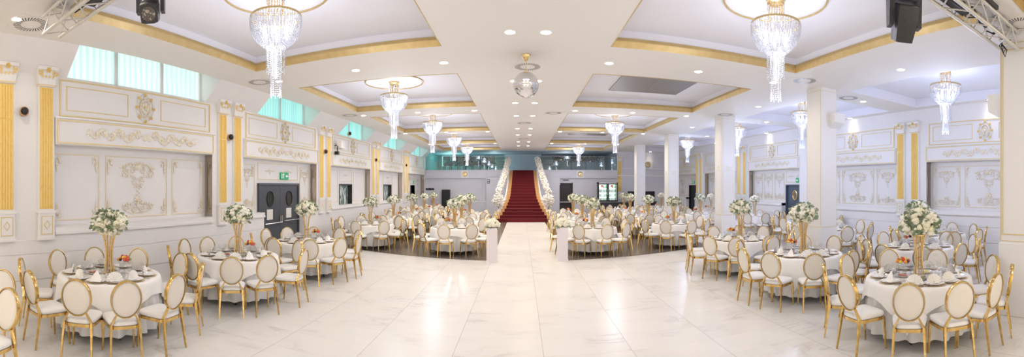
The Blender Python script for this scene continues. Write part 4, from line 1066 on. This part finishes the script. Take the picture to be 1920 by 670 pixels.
for s in (-1, 1):
    m = MB(); L = lambda u, d, z: (u, -.22 - d, z); a, b = (-w + .01, -.01) if s < 0 else (.01, w - .01)
    wframe(m, L, a, b, .04, 1.18, 0, .055, .03); dr = obj('door', m, M_BLACKP, e)
    m = MB(); m.box(a + .055, b - .055, -.235, -.23, .095, 1.125); obj('glass_pane', m, M_FRIDGEG, dr)
    m = MB(); m.tube([(-.035 * s if 0 else (b - .03 if s < 0 else a + .03), -.26, .45), ((b - .03 if s < 0 else a + .03), -.26, .8)], .012, 6); obj('handle', m, M_STEEL, dr, 40)
    m = MB(); c = (a + b) / 2; m.poly([(c - .07 + .085 * cos(2 * PI * k / 20), -.238, 1.02 + .085 * sin(2 * PI * k / 20)) for k in range(20)]); lg = obj('round_logo', m, mat('red_logo', (.75, .08, .03), .5) if 'red_logo' not in MATS else MATS['red_logo'], dr)
    m = MB(); m.bar((c - .11, -.2395, 1.0), (c - .03, -.2395, 1.04), .002, .02, (0, 1, 0)); obj('logo_stripe', m, M_SIGNW, lg)
e = empty('drink_bottle', (0, 0, 0), 0, 'x', 'bottle', 'bottles in the drinks fridge')
m = MB(); m.lathe([(.001, 0), (.033, 0), (.035, .01), (.035, .13), (.014, .18), (.013, .225), (.001, .225)], 10); obj('bottle_body', m, M_BOTG, e, 40)
m = MB(); m.lathe([(.0355, .04), (.0355, .10)], 10); obj('paper_label', m, mat('pale_bottle_label', (.55, .68, .55), .6), e, 40)
BOT = Proto(e)
for r_, z in enumerate((.06, .34, .62, .90)):
    for s in (0, 1):
        for k in range(6):
            if r_ == 3 and k < 3: continue
            BOT.put((FX - .56 + .62 * s + .095 * k, FY - .07, FZ + z), 0, 'green drink bottle on the %s shelf behind %s fridge door, %s from left' % (['bottom', 'lower middle', 'upper middle', 'top'][r_], ['left', 'right'][s], ORDN[k]))
for s_ in (-1, 1): lamp('POINT', 'fridge_lamp', (FX + .31 * s_, FY - .15, FZ + 1.12), 2.5, (.9, 1, .96), .03); lamp('POINT', 'fridge_lamp', (FX + .31 * s_, FY - .16, FZ + .5), 1.5, (.9, 1, .96), .03)
# bar hatch in end wall
e = empty('bar_hatch', (8.37, YB, 0), 0, 'dark bar hatch with low counter in the end wall beyond the columns', 'bar hatch')
m = MB(); m.box(-1.02, 1.02, .13, .16, .9, 1.62); m.box(-1.02, 1.02, -.25, .15, 0, .88); obj('dark_back', m, M_DDARK, e)
m = MB(); m.box(-1.05, 1.05, -.32, .15, .88, .93); obj('counter_top', m, MATS['grey_stone_top'], e)

# ------------------------------------------------------------------ truss and stage lights
TX0, TX1, TY, TZ, TS = -5.2, 5.88, 2.33, 4.08, .25
e = empty('lighting_truss', (0, TY, TZ), 0, 'aluminium box truss spanning the hall below the ceiling in front', 'truss')
ch = [(0, 0), (TS, 0), (0, TS), (TS, TS)]
for (y, z) in ch:
    m = MB(); m.tube([(TX0, y, z), (TX1, y, z)], .025, 10); obj('chord', m, M_ALU, e, 40)
m = MB(); n = 44; st = (TX1 - TX0) / n
for f in (((0, 0), (TS, 0)), ((0, TS), (TS, TS)), ((0, 0), (0, TS)), ((TS, 0), (TS, TS))):
    for k in range(n):
        a, b = (f[0], f[1]) if k % 2 == 0 else (f[1], f[0])
        m.tube([(TX0 + k * st, *a), (TX0 + (k + 1) * st, *b)], .010, 6, caps=False)
obj('bracing', m, M_ALU, e, 40)
m = MB(); R5 = random.Random(5)
for k in range(6):
    x0 = [-4.6, -4.3, -3.6, 3.2, 3.9, 4.6][k]; P = []
    for q in range(14): P.append((x0 + q * .11, .05 + .18 * R5.random(), .03 + .1 * R5.random()))
    m = MB(); m.tube(P, .011, 5); obj('cable', m, M_BLACK, e, 40)
for k in range(3): m = MB(); m.tube([(5.5 + .05 * k, .1 + .05 * k, .02), (5.5 + .06 * k, .1, -.10 - .04 * k), (5.58 + .05 * k, .1, -.06), (5.6, .15, .02)], .008, 5); obj('cable', m, M_BLACK, e, 40)
for q in ((3.9, 4.5, .1, .2, .03, .10), (-4.2, -3.9, .1, .2, .03, .12)): m = MB(); m.box(*q); obj('cable_box', m, M_BLACK, e)
m = MB(); m.box(4.1, 5.05, -.05, .06, TS + .02, TS + .08); obj('socket_strip', m, M_BLACKP, e)
for x in (-4.9, 5.35): m = MB(); m.tube([(x, .14, TS), (x, .14, ZS - TZ)], .018, 8); m.box(x - .05, x + .05, .0, .24, TS - .02, TS + .03); obj('ceiling_clamp', m, M_ALU, e, 40)
def moving_head(x, y, z, rz, tilt, label, S=1.0):
    e = empty('moving_head_light', (x, y, z), rz, label, 'stage light', 'moving head stage lights'); e.scale = (S, S, S)
    m = MB(); m.bbox(-.14, .14, -.10, .10, -.11, 0, .02); obj('base', m, M_BLACKP, e)
    m = MB(); m.tube([(-.06, 0, 0), (-.06, 0, .10)], .02, 8); m.tube([(.06, 0, 0), (.06, 0, .10)], .02, 8); m.box(-.1, .1, -.03, .03, .07, .11); obj('clamp', m, M_STEEL, e, 40)
    for s in (-1, 1):
        m = MB(); m.hull([(s * .115, -.06, -.13), (s * .115, .06, -.13), (s * .165, -.06, -.13), (s * .165, .06, -.13), (s * .12, -.045, -.42), (s * .12, .045, -.42), (s * .165, -.045, -.42), (s * .165, .045, -.42)]); obj('yoke_arm', m, M_BLACKP, e)
    m = MB(); m.bbox(-.165, .165, -.07, .07, -.17, -.11, .02); obj('yoke_bridge', m, M_BLACKP, e)
    m = MB(); Rm = Matrix.Rotation(tilt, 3, 'X')
    prof = [(.05, -.17), (.095, -.16), (.105, -.05), (.115, .05), (.11, .16), (.10, .17)]
    rr = []
    for r, z_ in prof: rr.append([Rm @ Vector((max(-r * .92, min(r * .92, r * 1.25 * cos(2 * PI * k / 16))), max(-r, min(r, r * 1.25 * sin(2 * PI * k / 16))), z_)) + Vector((0, 0, -.38)) for k in range(16)])
    m.rings(rr, True, True, True); hd = obj('lamp_head', m, M_BLACKP, e, 40)
    m = MB()
    m.poly([Rm @ Vector((.08 * cos(2 * PI * k / 16), .08 * sin(2 * PI * k / 16), .173)) + Vector((0, 0, -.38)) for k in range(16)])
    obj('front_lens', m, MATS['lens_grey'] if 'lens_grey' in MATS else mat('lens_grey', (.10, .09, .08), .2, noise=(40, (.4, .36, .3), .55, .6)), hd)
moving_head(-3.02, 2.44, TZ - .13, .70, math.radians(128), 'black moving head stage light hanging from the left of the truss', .80)
moving_head(3.20, 2.44, TZ - .13, -.55, math.radians(28), 'black moving head stage light hanging from the right of the truss', 1.0)
# small bracket speaker on left wall third bay
e = empty('wall_loudspeaker', (XL + .05, 13.9, 3.5), 0, 'white box loudspeaker on a black bracket high in the third bay of left wall', 'loudspeaker')
m = MB(); m.bbox(.06, .26, -.15, .15, -.14, .16, .02); obj('cabinet', m, M_SOCK, e)
m = MB(); m.tube([(-.04, -.1, 0), (.1, -.1, 0), (.12, -.2, -.1), (.12, -.22, -.3)], .018, 6); m.box(.04, .18, -.28, -.16, -.36, -.24); obj('bracket', m, M_BLACK, e, 40)

# ------------------------------------------------------------------ dining chair
def chair_proto():
    e = empty('dining_chair', (0, 0, 0), 0, 'x', 'chair', 'x')
    def seat_out(s, n=36):                              # rounded trapezoid outline; front is +y
        out = []
        for k in range(n):
            a = 2 * PI * k / n; c, q = cos(a), sin(a)
            u = math.copysign(abs(c) ** .42, c); v = math.copysign(abs(q) ** .42, q)
            out.append((u * (.195 + .022 * v) * s, v * .205 * s))
        return out
    m = MB()
    m.rings([[(x, y, z) for x, y in seat_out(s)] for s, z in ((.95, .41), (1.0, .42), (1.015, .44), (.985, .463), (.88, .475), (.5, .482), (.05, .484))], True, True, True)
    obj('seat', m, M_LEATH, e, 50)
    m = MB(); m.rings([[(x, y, z) for x, y in seat_out(s)] for s, z in ((.93, .375), (1.01, .375), (1.01, .412), (.93, .412))], True, loop=True); obj('seat_frame', m, M_CHAIRG, e, 40)
    # oval back, tilted
    tilt = math.radians(9); cy, cz = -.245, .725
    def B(u, v, d): return (u, cy - v * sin(tilt) - d * cos(tilt), cz + v * cos(tilt) - d * sin(tilt) * -1 * -1)
    A_, B_ = .172, .212; n = 36
    m = MB()
    rows = []
    for s, d in ((.02, -.030), (.6, -.028), (.9, -.020), (1.0, -.006), (1.0, .006), (.9, .017), (.6, .022), (.02, .023)):
        rows.append([B(A_ * s * cos(2 * PI * k / n), B_ * s * sin(2 * PI * k / n), d) for k in range(n)])
    m.rings(rows, True, True, True); obj('backrest', m, M_BACK, e, 50)
    m = MB(); prof = [(.0, -.024), (.010, -.024), (.0125, -.016), (.0125, .016), (.010, .024), (.0, .024)]
    m.rings([[B((A_ + o - .002) * cos(2 * PI * k / n), (B_ + o - .002) * sin(2 * PI * k / n), d) for k in range(n)] for o, d in prof], True, loop=True); obj('back_frame', m, M_CHAIRG, e, 45)
    for s in (-1, 1):
        m = MB(); a = -PI / 2 + s * .62
        p0 = Vector(B(A_ * 1.04 * cos(a), B_ * 1.04 * sin(a), 0)); p1 = Vector((s * .165, -.20, .43)); p2 = Vector((s * .168, -.205, .38)); p3 = Vector((s * .185, -.265, 0))
        R = []
        for p, w, d in ((p0, .010, .014), (p1, .013, .016), (p2, .014, .016), (p3, .009, .009)):
            R.append([p + Vector((sx * w, sy * d, 0)) for sx, sy in ((1, 1), (-1, 1), (-1, -1), (1, -1))])
        m.rings(R, True, True, True); obj('leg', m, M_CHAIRG, e)
        m = MB(); R = []
        for p, w in ((Vector((s * .185, .175, .40)), .014), (Vector((s * .195, .205, 0)), .009)):
            R.append([p + Vector((sx * w, sy * w, 0)) for sx, sy in ((1, 1), (-1, 1), (-1, -1), (1, -1))])
        m.rings(R, True, True, True); obj('leg', m, M_CHAIRG, e)
    return Proto(e)
CHAIR = chair_proto()

# ------------------------------------------------------------------ table, cloths, settings
RT = .72; ZT = .75
def table_proto():
    e = empty('banquet_table', (0, 0, 0), 0, 'x', 'table', 'x')
    m = MB(); m.lathe([(.001, .70), (RT - .02, .70), (RT - .02, .738), (.001, .738)], 40); obj('table_top', m, M_SOCK, e, 40)
    for k in range(4):
        a = PI / 4 + k * PI / 2; m = MB(); m.tube([(.45 * cos(a), .45 * sin(a), .70), (.55 * cos(a), .55 * sin(a), .06), (.57 * cos(a), .57 * sin(a), 0)], .016, 8); obj('leg', m, M_BLACK, e, 40)
    return Proto(e)
def skirt_proto(seed):
    R = random.Random(seed); N = 192; ph = [R.uniform(0, 6) for _ in range(4)]
    def fold(a): return sin(22 * a + 1.2 * sin(3 * a + ph[0])) * .6 + sin(13 * a + ph[1]) * .4
    rows = []
    for (r, z, amp) in ((.02, .7405, 0), (RT - .03, .7405, 0), (RT - .008, .738, 0), (RT + .0, .725, .001), (RT + .002, .62, .007), (RT + .006, .40, .026), (RT + .010, .20, .046), (RT + .012, .10, .055)):
        rows.append([((r + amp * fold(2 * PI * k / N)) * cos(2 * PI * k / N), (r + amp * fold(2 * PI * k / N)) * sin(2 * PI * k / N), z) for k in range(N)])
    m = MB(); m.rings(rows, True, True); return obj('tablecloth', m, M_CLOTH, None, 60)
def overlay_proto(seed):
    R = random.Random(seed); N = 160; a_ = .90
    rows = [[] for _ in range(10)]
    ph = R.uniform(0, 6)
    for k in range(N):
        t = 2 * PI * k / N
        dd = a_ / (max(abs(cos(t)), abs(sin(t)))); dd = min(dd, 1.30); drop = dd - RT - .01
        cn = (abs(sin(2 * t))) ** 2
        for i, (r, z) in enumerate(((.02, .745), (RT * .6, .745), (RT - .02, .745), (RT + .004, .742), (RT + .016, .728))): rows[i].append((r * cos(t), r * sin(t), z))
        for i in range(5):
            f = (i + 1) / 5; h = f * drop; fl = .115 * h + .06 * h * sin(11 * t + ph + .8 * sin(2 * t)) + .03 * h * sin(23 * t)
            rows[5 + i].append(((RT + .020 + fl) * cos(t), (RT + .020 + fl) * sin(t), .728 - h * .98))
    m = MB(); m.rings(rows, True, True); return obj('overlay_cloth', m, M_CLOTH2, None, 60)
TABLE = table_proto(); SKIRT = skirt_proto(1); OVER = overlay_proto(2)
tag(SKIRT, 'x', 'tablecloth', 'x'); tag(OVER, 'x', 'tablecloth', 'x'); SKIRT = Proto(SKIRT); OVER = Proto(OVER)
def single(name, mb, m, cat, smooth=40): o = obj(name, mb, m, None, smooth); tag(o, 'x', cat, 'x'); return Proto(o)
m = MB(); m.lathe([(.001, 0), (.10, 0), (.149, .010), (.152, .013), (.10, .005), (.001, .005)], 36); CHG = single('charger_plate', m, M_CHARG, 'charger plate')
m = MB(); m.lathe([(.001, 0), (.07, 0), (.09, .008), (.132, .018), (.134, .021), (.09, .012), (.07, .005), (.001, .005)], 36); PLT = single('dinner_plate', m, M_PORC, 'plate')
m = MB(); NP = 18
for lay, (yo, S) in enumerate(((0, 1), (.018, .93))):
    rows = [[], [], []]
    for k in range(NP + 1):
        a = PI * (.02 + .96 * k / NP); z = .010 if k % 2 else -.010
        for i, r in enumerate((.012, .07, .115)):
            rr = r * S; rows[i].append((rr * cos(a), yo + z * (.3 + r * 7) * .9 + (rr * sin(a)) * .22, rr * sin(a) * .97 + .006))
    m.rings(rows, False)
m.box(-.07, .07, -.02, .035, .0, .012); NAP = single('folded_napkin', m, M_NAP, 'napkin', 20)
m = MB(); m.rings([[(x, y, z) for x, y in ((-.07, -.06), (.07, -.06), (.06, .07), (-.06, .07))] for z in (0, .012)], True, True, True)
m.rings([[(-.075, -.02, .012), (.075, -.02, .012)], [(-.05, .0, .07), (.05, .0, .07)], [(-.012, .02, .125), (.012, .02, .125)], [(0, .035, .13), (0.001, .035, .13)]], False)
m.rings([[(-.075, -.02, .012), (0, -.06, .012), (.075, -.02, .012)], [(-.05, .0, .07), (0, -.03, .065), (.05, .0, .07)], [(-.012, .02, .125), (0, .012, .12), (.012, .02, .125)]], False)
NAP2 = single('folded_napkin', m, M_NAP, 'napkin', 30)
e = empty('wine_glass', (0, 0, 0), 0, 'x', 'wine glass', 'x')
m = MB(); m.lathe([(.030, .0), (.029, .003), (.006, .008), (.004, .02), (.004, .075)], 14, cap0=True); obj('stem', m, M_GLASS, e, 50)
m = MB(); m.lathe([(.003, .075), (.020, .085), (.032, .11), (.034, .135), (.028, .17)], 16); obj('bowl', m, M_GLASS, e, 60)
WGL = Proto(e)
m = MB(); m.lathe([(.001, .006), (.026, .006), (.028, .0), (.032, .095), (.030, .095), (.026, .010), (.001, .010)], 14); TUM = single('tumbler', m, M_GLASS, 'tumbler', 50)
m = MB(); m.tube([(0, -.09, .004), (0, .02, .004)], .004, 6, flat=.5); m.box(-.010, .010, .02, .045, .003, .006)
for x in (-.008, -.0027, .0027, .008): m.box(x - .0016, x + .0016, .045, .09, .003, .006)
FRK = single('table_fork', m, M_STEEL, 'fork')
m = MB(); m.tube([(0, -.10, .005), (0, -.01, .005)], .0055, 6, flat=.6); m.rings([[(-.006, -.01, z), (.008, -.01, z), (.009, .07, z), (.002, .105, z), (-.006, .07, z)] for z in (.003, .006)], True, True, True)
KNF = single('table_knife', m, M_STEEL, 'knife')
# centrepiece
e = empty('gold_vase', (0, 0, 0), 0, 'x', 'vase', 'x')
m = MB()
for k in range(10):
    a = 2 * PI * k / 10; P = []
    for j in range(13):
        t = j / 12; r = .044 + .048 * (max(0, t - .42) / .58) ** 2 + .034 * (max(0, .42 - t) / .42) ** 1.7; P.append((r * cos(a), r * sin(a), .012 + .56 * t))
    m.tube(P, .0065, 6, up=(cos(a), sin(a), 0), flat=1.5)
obj('vase_rods', m, M_VASE, e, 50)
m = MB(); m.lathe([(.001, 0), (.085, 0), (.085, .010), (.001, .012)], 24); obj('vase_foot', m, M_VASE, e, 50)
m = MB(); m.lathe([(.085, .565), (.098, .57), (.098, .58), (.085, .58)], 24); obj('vase_rim', m, M_VASE, e, 50)
m = MB(); m.tube([(.046 * cos(2 * PI * k / 20), .046 * sin(2 * PI * k / 20), .25) for k in range(20)], .006, 6, True); obj('waist_ring', m, M_VASE, e, 50)
VASE = Proto(e)
def bouquet_proto(seed, white=False):
    R = random.Random(seed); e = empty('flower_bouquet', (0, 0, 0), 0, 'x', 'bouquet', 'x')
    def shell(n, a, b, c, lo):
        out = []
        while len(out) < n:
            d = Vector((R.gauss(0, 1), R.gauss(0, 1), R.gauss(0, 1))).normalized()
            if d.z < lo: continue
            f = R.uniform(.84, 1.02); out.append((d.x * a * f, d.y * a * f, c + d.z * b * f))
        return out
    m = MB(); m.ball((0, 0, .13), .17, 12, 8, (1, 1, .75)); obj('inner_leaves', m, M_LEAF, e, 60)
    m = MB(); blossoms(m, shell(64, .225, .165, .14, -.8), .034, .056, R, .22); obj('roses', m, M_FLOW, e, 60)
    m = MB(); blossoms(m, shell(120, .245, .18, .14, -.85), .015, .030, R, .25); obj('small_blossoms', m, M_FLOWC, e, 60)
    if not white:
        m = MB(); leaves(m, shell(84, .235, .175, .145, -.6), (0, 0, .12), .066, .060, R); obj('eucalyptus_leaves', m, M_LEAF, e)
    return Proto(e)
BQ = [bouquet_proto(31), bouquet_proto(32)]; BQW = bouquet_proto(33, True)
e = empty('fruit_stand', (0, 0, 0), 0, 'x', 'fruit stand', 'x')
m = MB(); m.lathe([(.07, 0), (.068, .006), (.012, .02), (.010, .13), (.03, .145)], 18, cap0=True); obj('foot', m, M_GLASS, e, 50)
m = MB(); m.lathe([(.02, .145), (.07, .15), (.11, .18), (.128, .205)], 24); obj('bowl', m, M_GLASS, e, 50)
FST = Proto(e)
def fruit(name, m_, r, sq=(1, 1, 1)):
    m = MB(); m.ball((0, 0, 0), r, 10, 7, sq); return single(name, m, m_, 'fruit', 60)
FR = [('strawberry', 'red strawberry', fruit('strawberry', M_RED, .03, (.9, .9, 1.15))), ('orange_slice', 'orange wedge', fruit('orange_wedge', M_ORANGE, .032, (1, .8, .8))), ('grape', 'dark grape', fruit('dark_grape', M_GRAPE, .022)),
      ('kiwi', 'green kiwi piece', fruit('kiwi_piece', M_KIWI, .028, (1, 1, .8))), ('lemon', 'yellow pineapple piece', fruit('pineapple_piece', M_YELF, .03, (1.1, .8, .8))), ('tomato', 'red tomato', fruit('red_tomato', M_RED, .028))]
def dish(name, fm, label):
    e = empty(name, (0, 0, 0), 0, 'x', 'serving dish', 'x')
    m = MB(); m.lathe([(.001, 0), (.06, 0), (.09, .02), (.11, .028), (.112, .031), (.085, .024), (.055, .006), (.001, .006)], 24); obj('platter', m, M_PORC, e, 50)
    R = random.Random(9); m = MB()
    for k in range(26): a = R.uniform(0, 6.28); r = .065 * math.sqrt(R.random()); m.ball((r * cos(a), r * sin(a), .022 + .012 * R.random()), R.uniform(.014, .024), 6, 4, (1, 1, .6))
    obj('food', m, fm, e, 60); return Proto(e)
DISH = [('yellow salad', dish('serving_dish', M_FOODY, '')), ('red cold cuts', dish('serving_dish', M_FOODR, '')), ('green salad', dish('serving_dish', M_FOODG, ''))]
e = empty('pedestal_bowl', (0, 0, 0), 0, 'x', 'bowl', 'x')
m = MB(); m.lathe([(.045, 0), (.012, .015), (.010, .07), (.05, .085), (.07, .105), (.066, .105), (.045, .09), (.001, .088)], 18, cap0=True); obj('glass_bowl', m, M_GLASS, e, 50)
m = MB(); m.lathe([(.001, .102), (.055, .100), (.062, .098), (.001, .09)], 18); obj('dark_filling', m, M_DRINK, e, 50)
PED = Proto(e)

# (id, x, y, phase degrees, table phrase, level of detail, bouquet scale, kind)
T = [('L1', -4.97, 3.25, 6, 'front table by left wall', 3, 1.0, 0), ('L2', -4.75, 5.85, 10, 'second table by left wall', 3, .97, 1), ('L3', -4.72, 8.3, 10, 'third table by left wall', 3, .95, 0),
     ('ML1', -4.9, 12.9, 20, 'first table of left parquet row', 2, .92, 1), ('ML2', -4.9, 15.4, 8, 'second table of left parquet row', 1, .92, 0), ('ML3', -4.9, 18.2, 15, 'third table of left parquet row', 1, .92, 1),
     ('ML4', -4.9, 20.6, 3, 'fourth table of left parquet row', 1, .9, 0), ('ML5', -4.95, 23.0, 12, 'fifth table of left parquet row', 1, .9, 1),
     ('CL1', -2.04, 12.55, 13.5, 'first table left of the aisle', 2, .9, 0), ('CL2', -2.2, 15.1, 5, 'second table left of the aisle', 1, 1.0, 1), ('CL3', -2.25, 17.9, 18, 'third table left of the aisle', 1, 1.0, 0),
     ('CR1', 2.15, 12.5, 26, 'first table right of the aisle', 2, .95, 1), ('CR2', 2.28, 15.5, 10, 'second table right of the aisle', 1, .95, 0), ('CR3', 2.3, 18.5, 0, 'third table right of the aisle', 1, .95, 1),
     ('MR1', 5.0, 13.05, 21, 'first table of right parquet row', 2, .92, 0), ('MR2', 5.02, 15.95, 6, 'second table of right parquet row', 1, .92, 1), ('MR3', 5.1, 19.1, 16, 'third table of right parquet row', 1, .92, 0), ('MR4', 5.5, 21.9, 4, 'fourth table of right parquet row', 1, .9, 1),
     ('R1', 4.72, 3.34, 22, 'frontmost table on the right', 3, 1.08, 1), ('R2', 4.89, 6.08, 26.5, 'second table on the right', 3, 1.05, 0), ('R3', 4.97, 8.56, 27, 'third table on the right', 3, 1.0, 1),
     ('RB1', 7.05, 5.0, 4, 'table behind frontmost right table', 2, 1.05, 0), ('RB2', 9.2, 5.9, 14, 'near table by right wall', 2, 0, 0), ('RB3', 8.2, 8.95, 0, 'table behind the nearest column', 2, 0, 0), ('RB4', 9.35, 11.4, 10, 'farther table by right wall', 1, 0, 0),
     ('FR1', 7.75, 16.9, 22, 'table past the second column', 1, .9, 1), ('FR2', 9.25, 14.75, 9, 'table under the white wall panels', 1, .85, 2), ('FR3', 9.45, 19.3, 0, 'table behind the second column', 1, .85, 2), ('FR4', 7.9, 22.6, 8, 'table past the third column', 1, .85, 2)]
def px(x, y): return math.atan2(x, y)
def sides(cx, cy, items):
    """name each angular place by what one sees: its order from the left on the near or the far side"""
    rc = math.hypot(cx, cy); near = sorted([(px(x, y), i) for i, (x, y) in enumerate(items) if math.hypot(x, y) < rc]); far = sorted([(px(x, y), i) for i, (x, y) in enumerate(items) if math.hypot(x, y) >= rc])
    out = {}
    for nm, L in (('near', near), ('far', far)):
        for k, (_, i) in enumerate(L): out[i] = '%s from left on %s side' % (ORDN[k], nm)
    return out
ANG = {'L1': [309, 335, 5, 43, 82, 123, 157, 189, 234, 277], 'L2': [184.6, 227, 273.5, 304, 331, 10, 62, 95.7, 131, 159], 'L3': [174, 143, 268, 303, 333, 47, 5, 80, 112, 220],
       'R1': [171, 136, 209, 237, 263, 292, 331, 59, 20, 97], 'R2': [178, 206.6, 238.7, 270, 302, 336, 19.5, 50, 86, 132], 'R3': [176, 141, 208, 236.5, 272, 94, 30, 62, 305, 340]}
COLS = [(6.86, y) for y in (7.8, 12.9, 18.2, 23.5)]
for (tid, cx, cy, ph, tp, lod, bs, bk) in T:
    R = random.Random(hash(tid) % 1 + sum(map(ord, tid)) * 17)
    TABLE.put((cx, cy, 0), R.uniform(0, 1.5), 'round banquet table under white linen, ' + tp, 'round banquet tables')
    yaw = math.atan2(-cx, cy)
    SKIRT.put((cx, cy, 0), R.uniform(0, 6), 'pleated floor-length white tablecloth, ' + tp, 'long tablecloths')
    OVER.put((cx, cy, 0), {'L1': .35, 'R1': -.35, 'R2': -.1}.get(tid, R.uniform(0, 1.5)), 'square white overlay cloth with hanging corners, ' + tp, 'overlay cloths')
    ang = [math.radians(v) for v in ANG[tid]] if tid in ANG else [math.radians(ph + 36 * k + R.uniform(-3, 3)) for k in range(10)]
    pos = [(cx + 1.0 * cos(a), cy + 1.0 * sin(a)) for a in ang]
    nm = sides(cx, cy, pos)
    for k, a in enumerate(ang):
        ring = (1.0 if tid in ANG else .91 if tid in ('CL2', 'CL3', 'CR2', 'CR3') else .98) + R.uniform(-.02, .05); x, y = cx + ring * cos(a), cy + ring * sin(a)
        if x > XR - .42 or x < XL + .40: 
            x = max(XL + .40, min(XR - .42, x))
        if any(abs(x - c) < .58 and abs(y - d) < .58 for c, d in COLS): continue
        CHAIR.put((x, y, 0), a + PI / 2 + R.uniform(-.10, .10), 'white oval-back gilt chair, %s, %s' % (nm[k], tp), 'chairs at the ' + tp)
    for k, a in enumerate(ang):
        x, y = cx + .53 * cos(a), cy + .53 * sin(a); z = ZT - .004; rz = a + PI / 2
        side = Vector((-sin(a), cos(a), 0))
        if lod >= 2: CHG.put((x, y, z), 0, 'gold charger plate, %s, %s' % (nm[k], tp), 'charger plates')
        PLT.put((x, y, z + (.006 if lod >= 2 else 0)), 0, 'white dinner plate, %s, %s' % (nm[k], tp), 'dinner plates')
        (NAP if (k * 7 + len(tid) + int(cy)) % 5 else NAP2).put((x, y, z + .015), rz + R.uniform(-.25, .25), 'folded ivory napkin, %s, %s' % (nm[k], tp), 'folded napkins')
        gx, gy = cx + .36 * cos(a + .2), cy + .36 * sin(a + .2)
        if lod >= 2 or k % 2 == 0: WGL.put((gx, gy, z), 0, 'clear wine glass, %s, %s' % (nm[k], tp), 'wine glasses')
        if lod >= 2: TUM.put((cx + .37 * cos(a - .12), cy + .37 * sin(a - .12), z), 0, 'clear tumbler, %s, %s' % (nm[k], tp), 'tumblers')
        if lod >= 3:
            f = Vector((x, y, z)) - side * .185 + Vector((.0, 0, 0)); g = Vector((x, y, z)) + side * .185
            FRK.put(f, rz, 'steel table fork, %s, %s' % (nm[k], tp), 'table forks'); KNF.put(g, rz, 'steel table knife, %s, %s' % (nm[k], tp), 'table knives')
    # centrepiece
    if bs:
        VASE.put((cx, cy, ZT - .004), R.uniform(0, 6), 'tall waisted gold rod vase, ' + tp, 'gold rod vases')
        b = BQW if bk == 2 else BQ[bk]
        b.put((cx, cy, ZT + .575), R.uniform(0, 6), ('all-white flower bouquet in gold vase, ' if bk == 2 else 'white and cream bouquet with eucalyptus in gold vase, ') + tp, 'table bouquets', (bs, bs, bs))
    rr = math.hypot(cx, cy); sgn = 1 if cx < -3.5 else -1
    pv = Vector((cy / rr, -cx / rr, 0)); vd = Vector((cx / rr, cy / rr, 0))
    fp = Vector((cx, cy, ZT - .004)) + pv * (.22 * sgn) + vd * .02
    FST.put(fp, 0, 'glass fruit stand, ' + tp, 'glass fruit stands')
    n = 14 if lod >= 3 else 7
    for q in range(n):
        kind = FR[q % 6] if lod >= 3 else FR[(q * 5 + len(tp)) % 6]; a = q * 2.4; r = (.075 if q < 8 else .03) if lod >= 3 else (.06 if q < 5 else .02)
        zz = .205 + (.03 if q >= 8 else 0) if lod >= 3 else .205 + (.025 if q >= 5 else 0)
        s = 1.0 if lod >= 3 else 1.35
        kind[2].put(fp + Vector((r * cos(a), r * sin(a), zz)), a, '%s piled on the glass fruit stand, %s' % (kind[1], tp), '%s on the fruit stand, %s' % (kind[1], tp), (s, s, s))
    if lod >= 2:
        for q, (nmx, p) in enumerate(DISH):
            a = [1.2, 3.2, 5.1][q] + R.uniform(-.2, .2) + yaw
            p.put((cx + .22 * cos(a), cy + .22 * sin(a), ZT - .004), 0, 'white platter of %s, %s' % (nmx, tp), 'serving platters')
        a = 2.2 + yaw; PED.put((cx + .2 * cos(a), cy + .2 * sin(a), ZT - .004), 0, 'small glass pedestal bowl of dark preserve, ' + tp, 'pedestal bowls')
for i, (x, y, rz) in enumerate(((-4.78, 1.50, PI + .9), (-3.98, 1.18, PI + .35))):
    CHAIR.put((x, y, 0), rz, 'white oval-back gilt chair cut off by the left picture edge, %s one' % ['farther', 'nearer'][i], 'chairs at the picture edge')

# ------------------------------------------------------------------ added fill lamps, no fixtures, over the unseen front of the hall; world, camera
for x, y, E in ((-3.3, -.6, 90), (3.4, -.6, 90), (0, 1.2, 60), (-3.3, 1.6, 30), (8.5, .5, 45)):
    lamp('SPOT', 'added_front_fill', (x, y, 4.3), E, (1, .93, .86), .25, None, 165, 1.0)
w = bpy.data.worlds.new('World'); bpy.context.scene.world = w; w.use_nodes = True
bg = w.node_tree.nodes['Background']; bg.inputs[0].default_value = (1, .88, .74, 1); bg.inputs[1].default_value = 1.15  # warm world light added as frontal fill through the open rear

cam = bpy.data.cameras.new('camera'); co = bpy.data.objects.new('camera', cam); C.objects.link(co)
co.location = (0, 0, 2.0); co.rotation_euler = (PI / 2, 0, 0)
cam.type = 'PANO'; cam.panorama_type = 'CENTRAL_CYLINDRICAL'
F = 780.0; X0 = 978.0; H0 = 349.0
cam.central_cylindrical_range_u_min = -X0 / F; cam.central_cylindrical_range_u_max = (1920 - X0) / F
cam.central_cylindrical_range_v_min = -(670 - H0) / F; cam.central_cylindrical_range_v_max = H0 / F
cam.central_cylindrical_radius = 1.0
cam.clip_start = .05; cam.clip_end = 200
sc = bpy.context.scene; sc.camera = co
sc.view_settings.view_transform = 'Standard'; sc.view_settings.look = 'None'; sc.view_settings.exposure = .45; sc.view_settings.gamma = 1
cy_ = sc.cycles
cy_.max_bounces = 10; cy_.diffuse_bounces = 5; cy_.glossy_bounces = 4; cy_.transmission_bounces = 6; cy_.transparent_max_bounces = 24
cy_.sample_clamp_indirect = 4; cy_.caustics_reflective = False; cy_.caustics_refractive = False
cy_.use_denoising = True
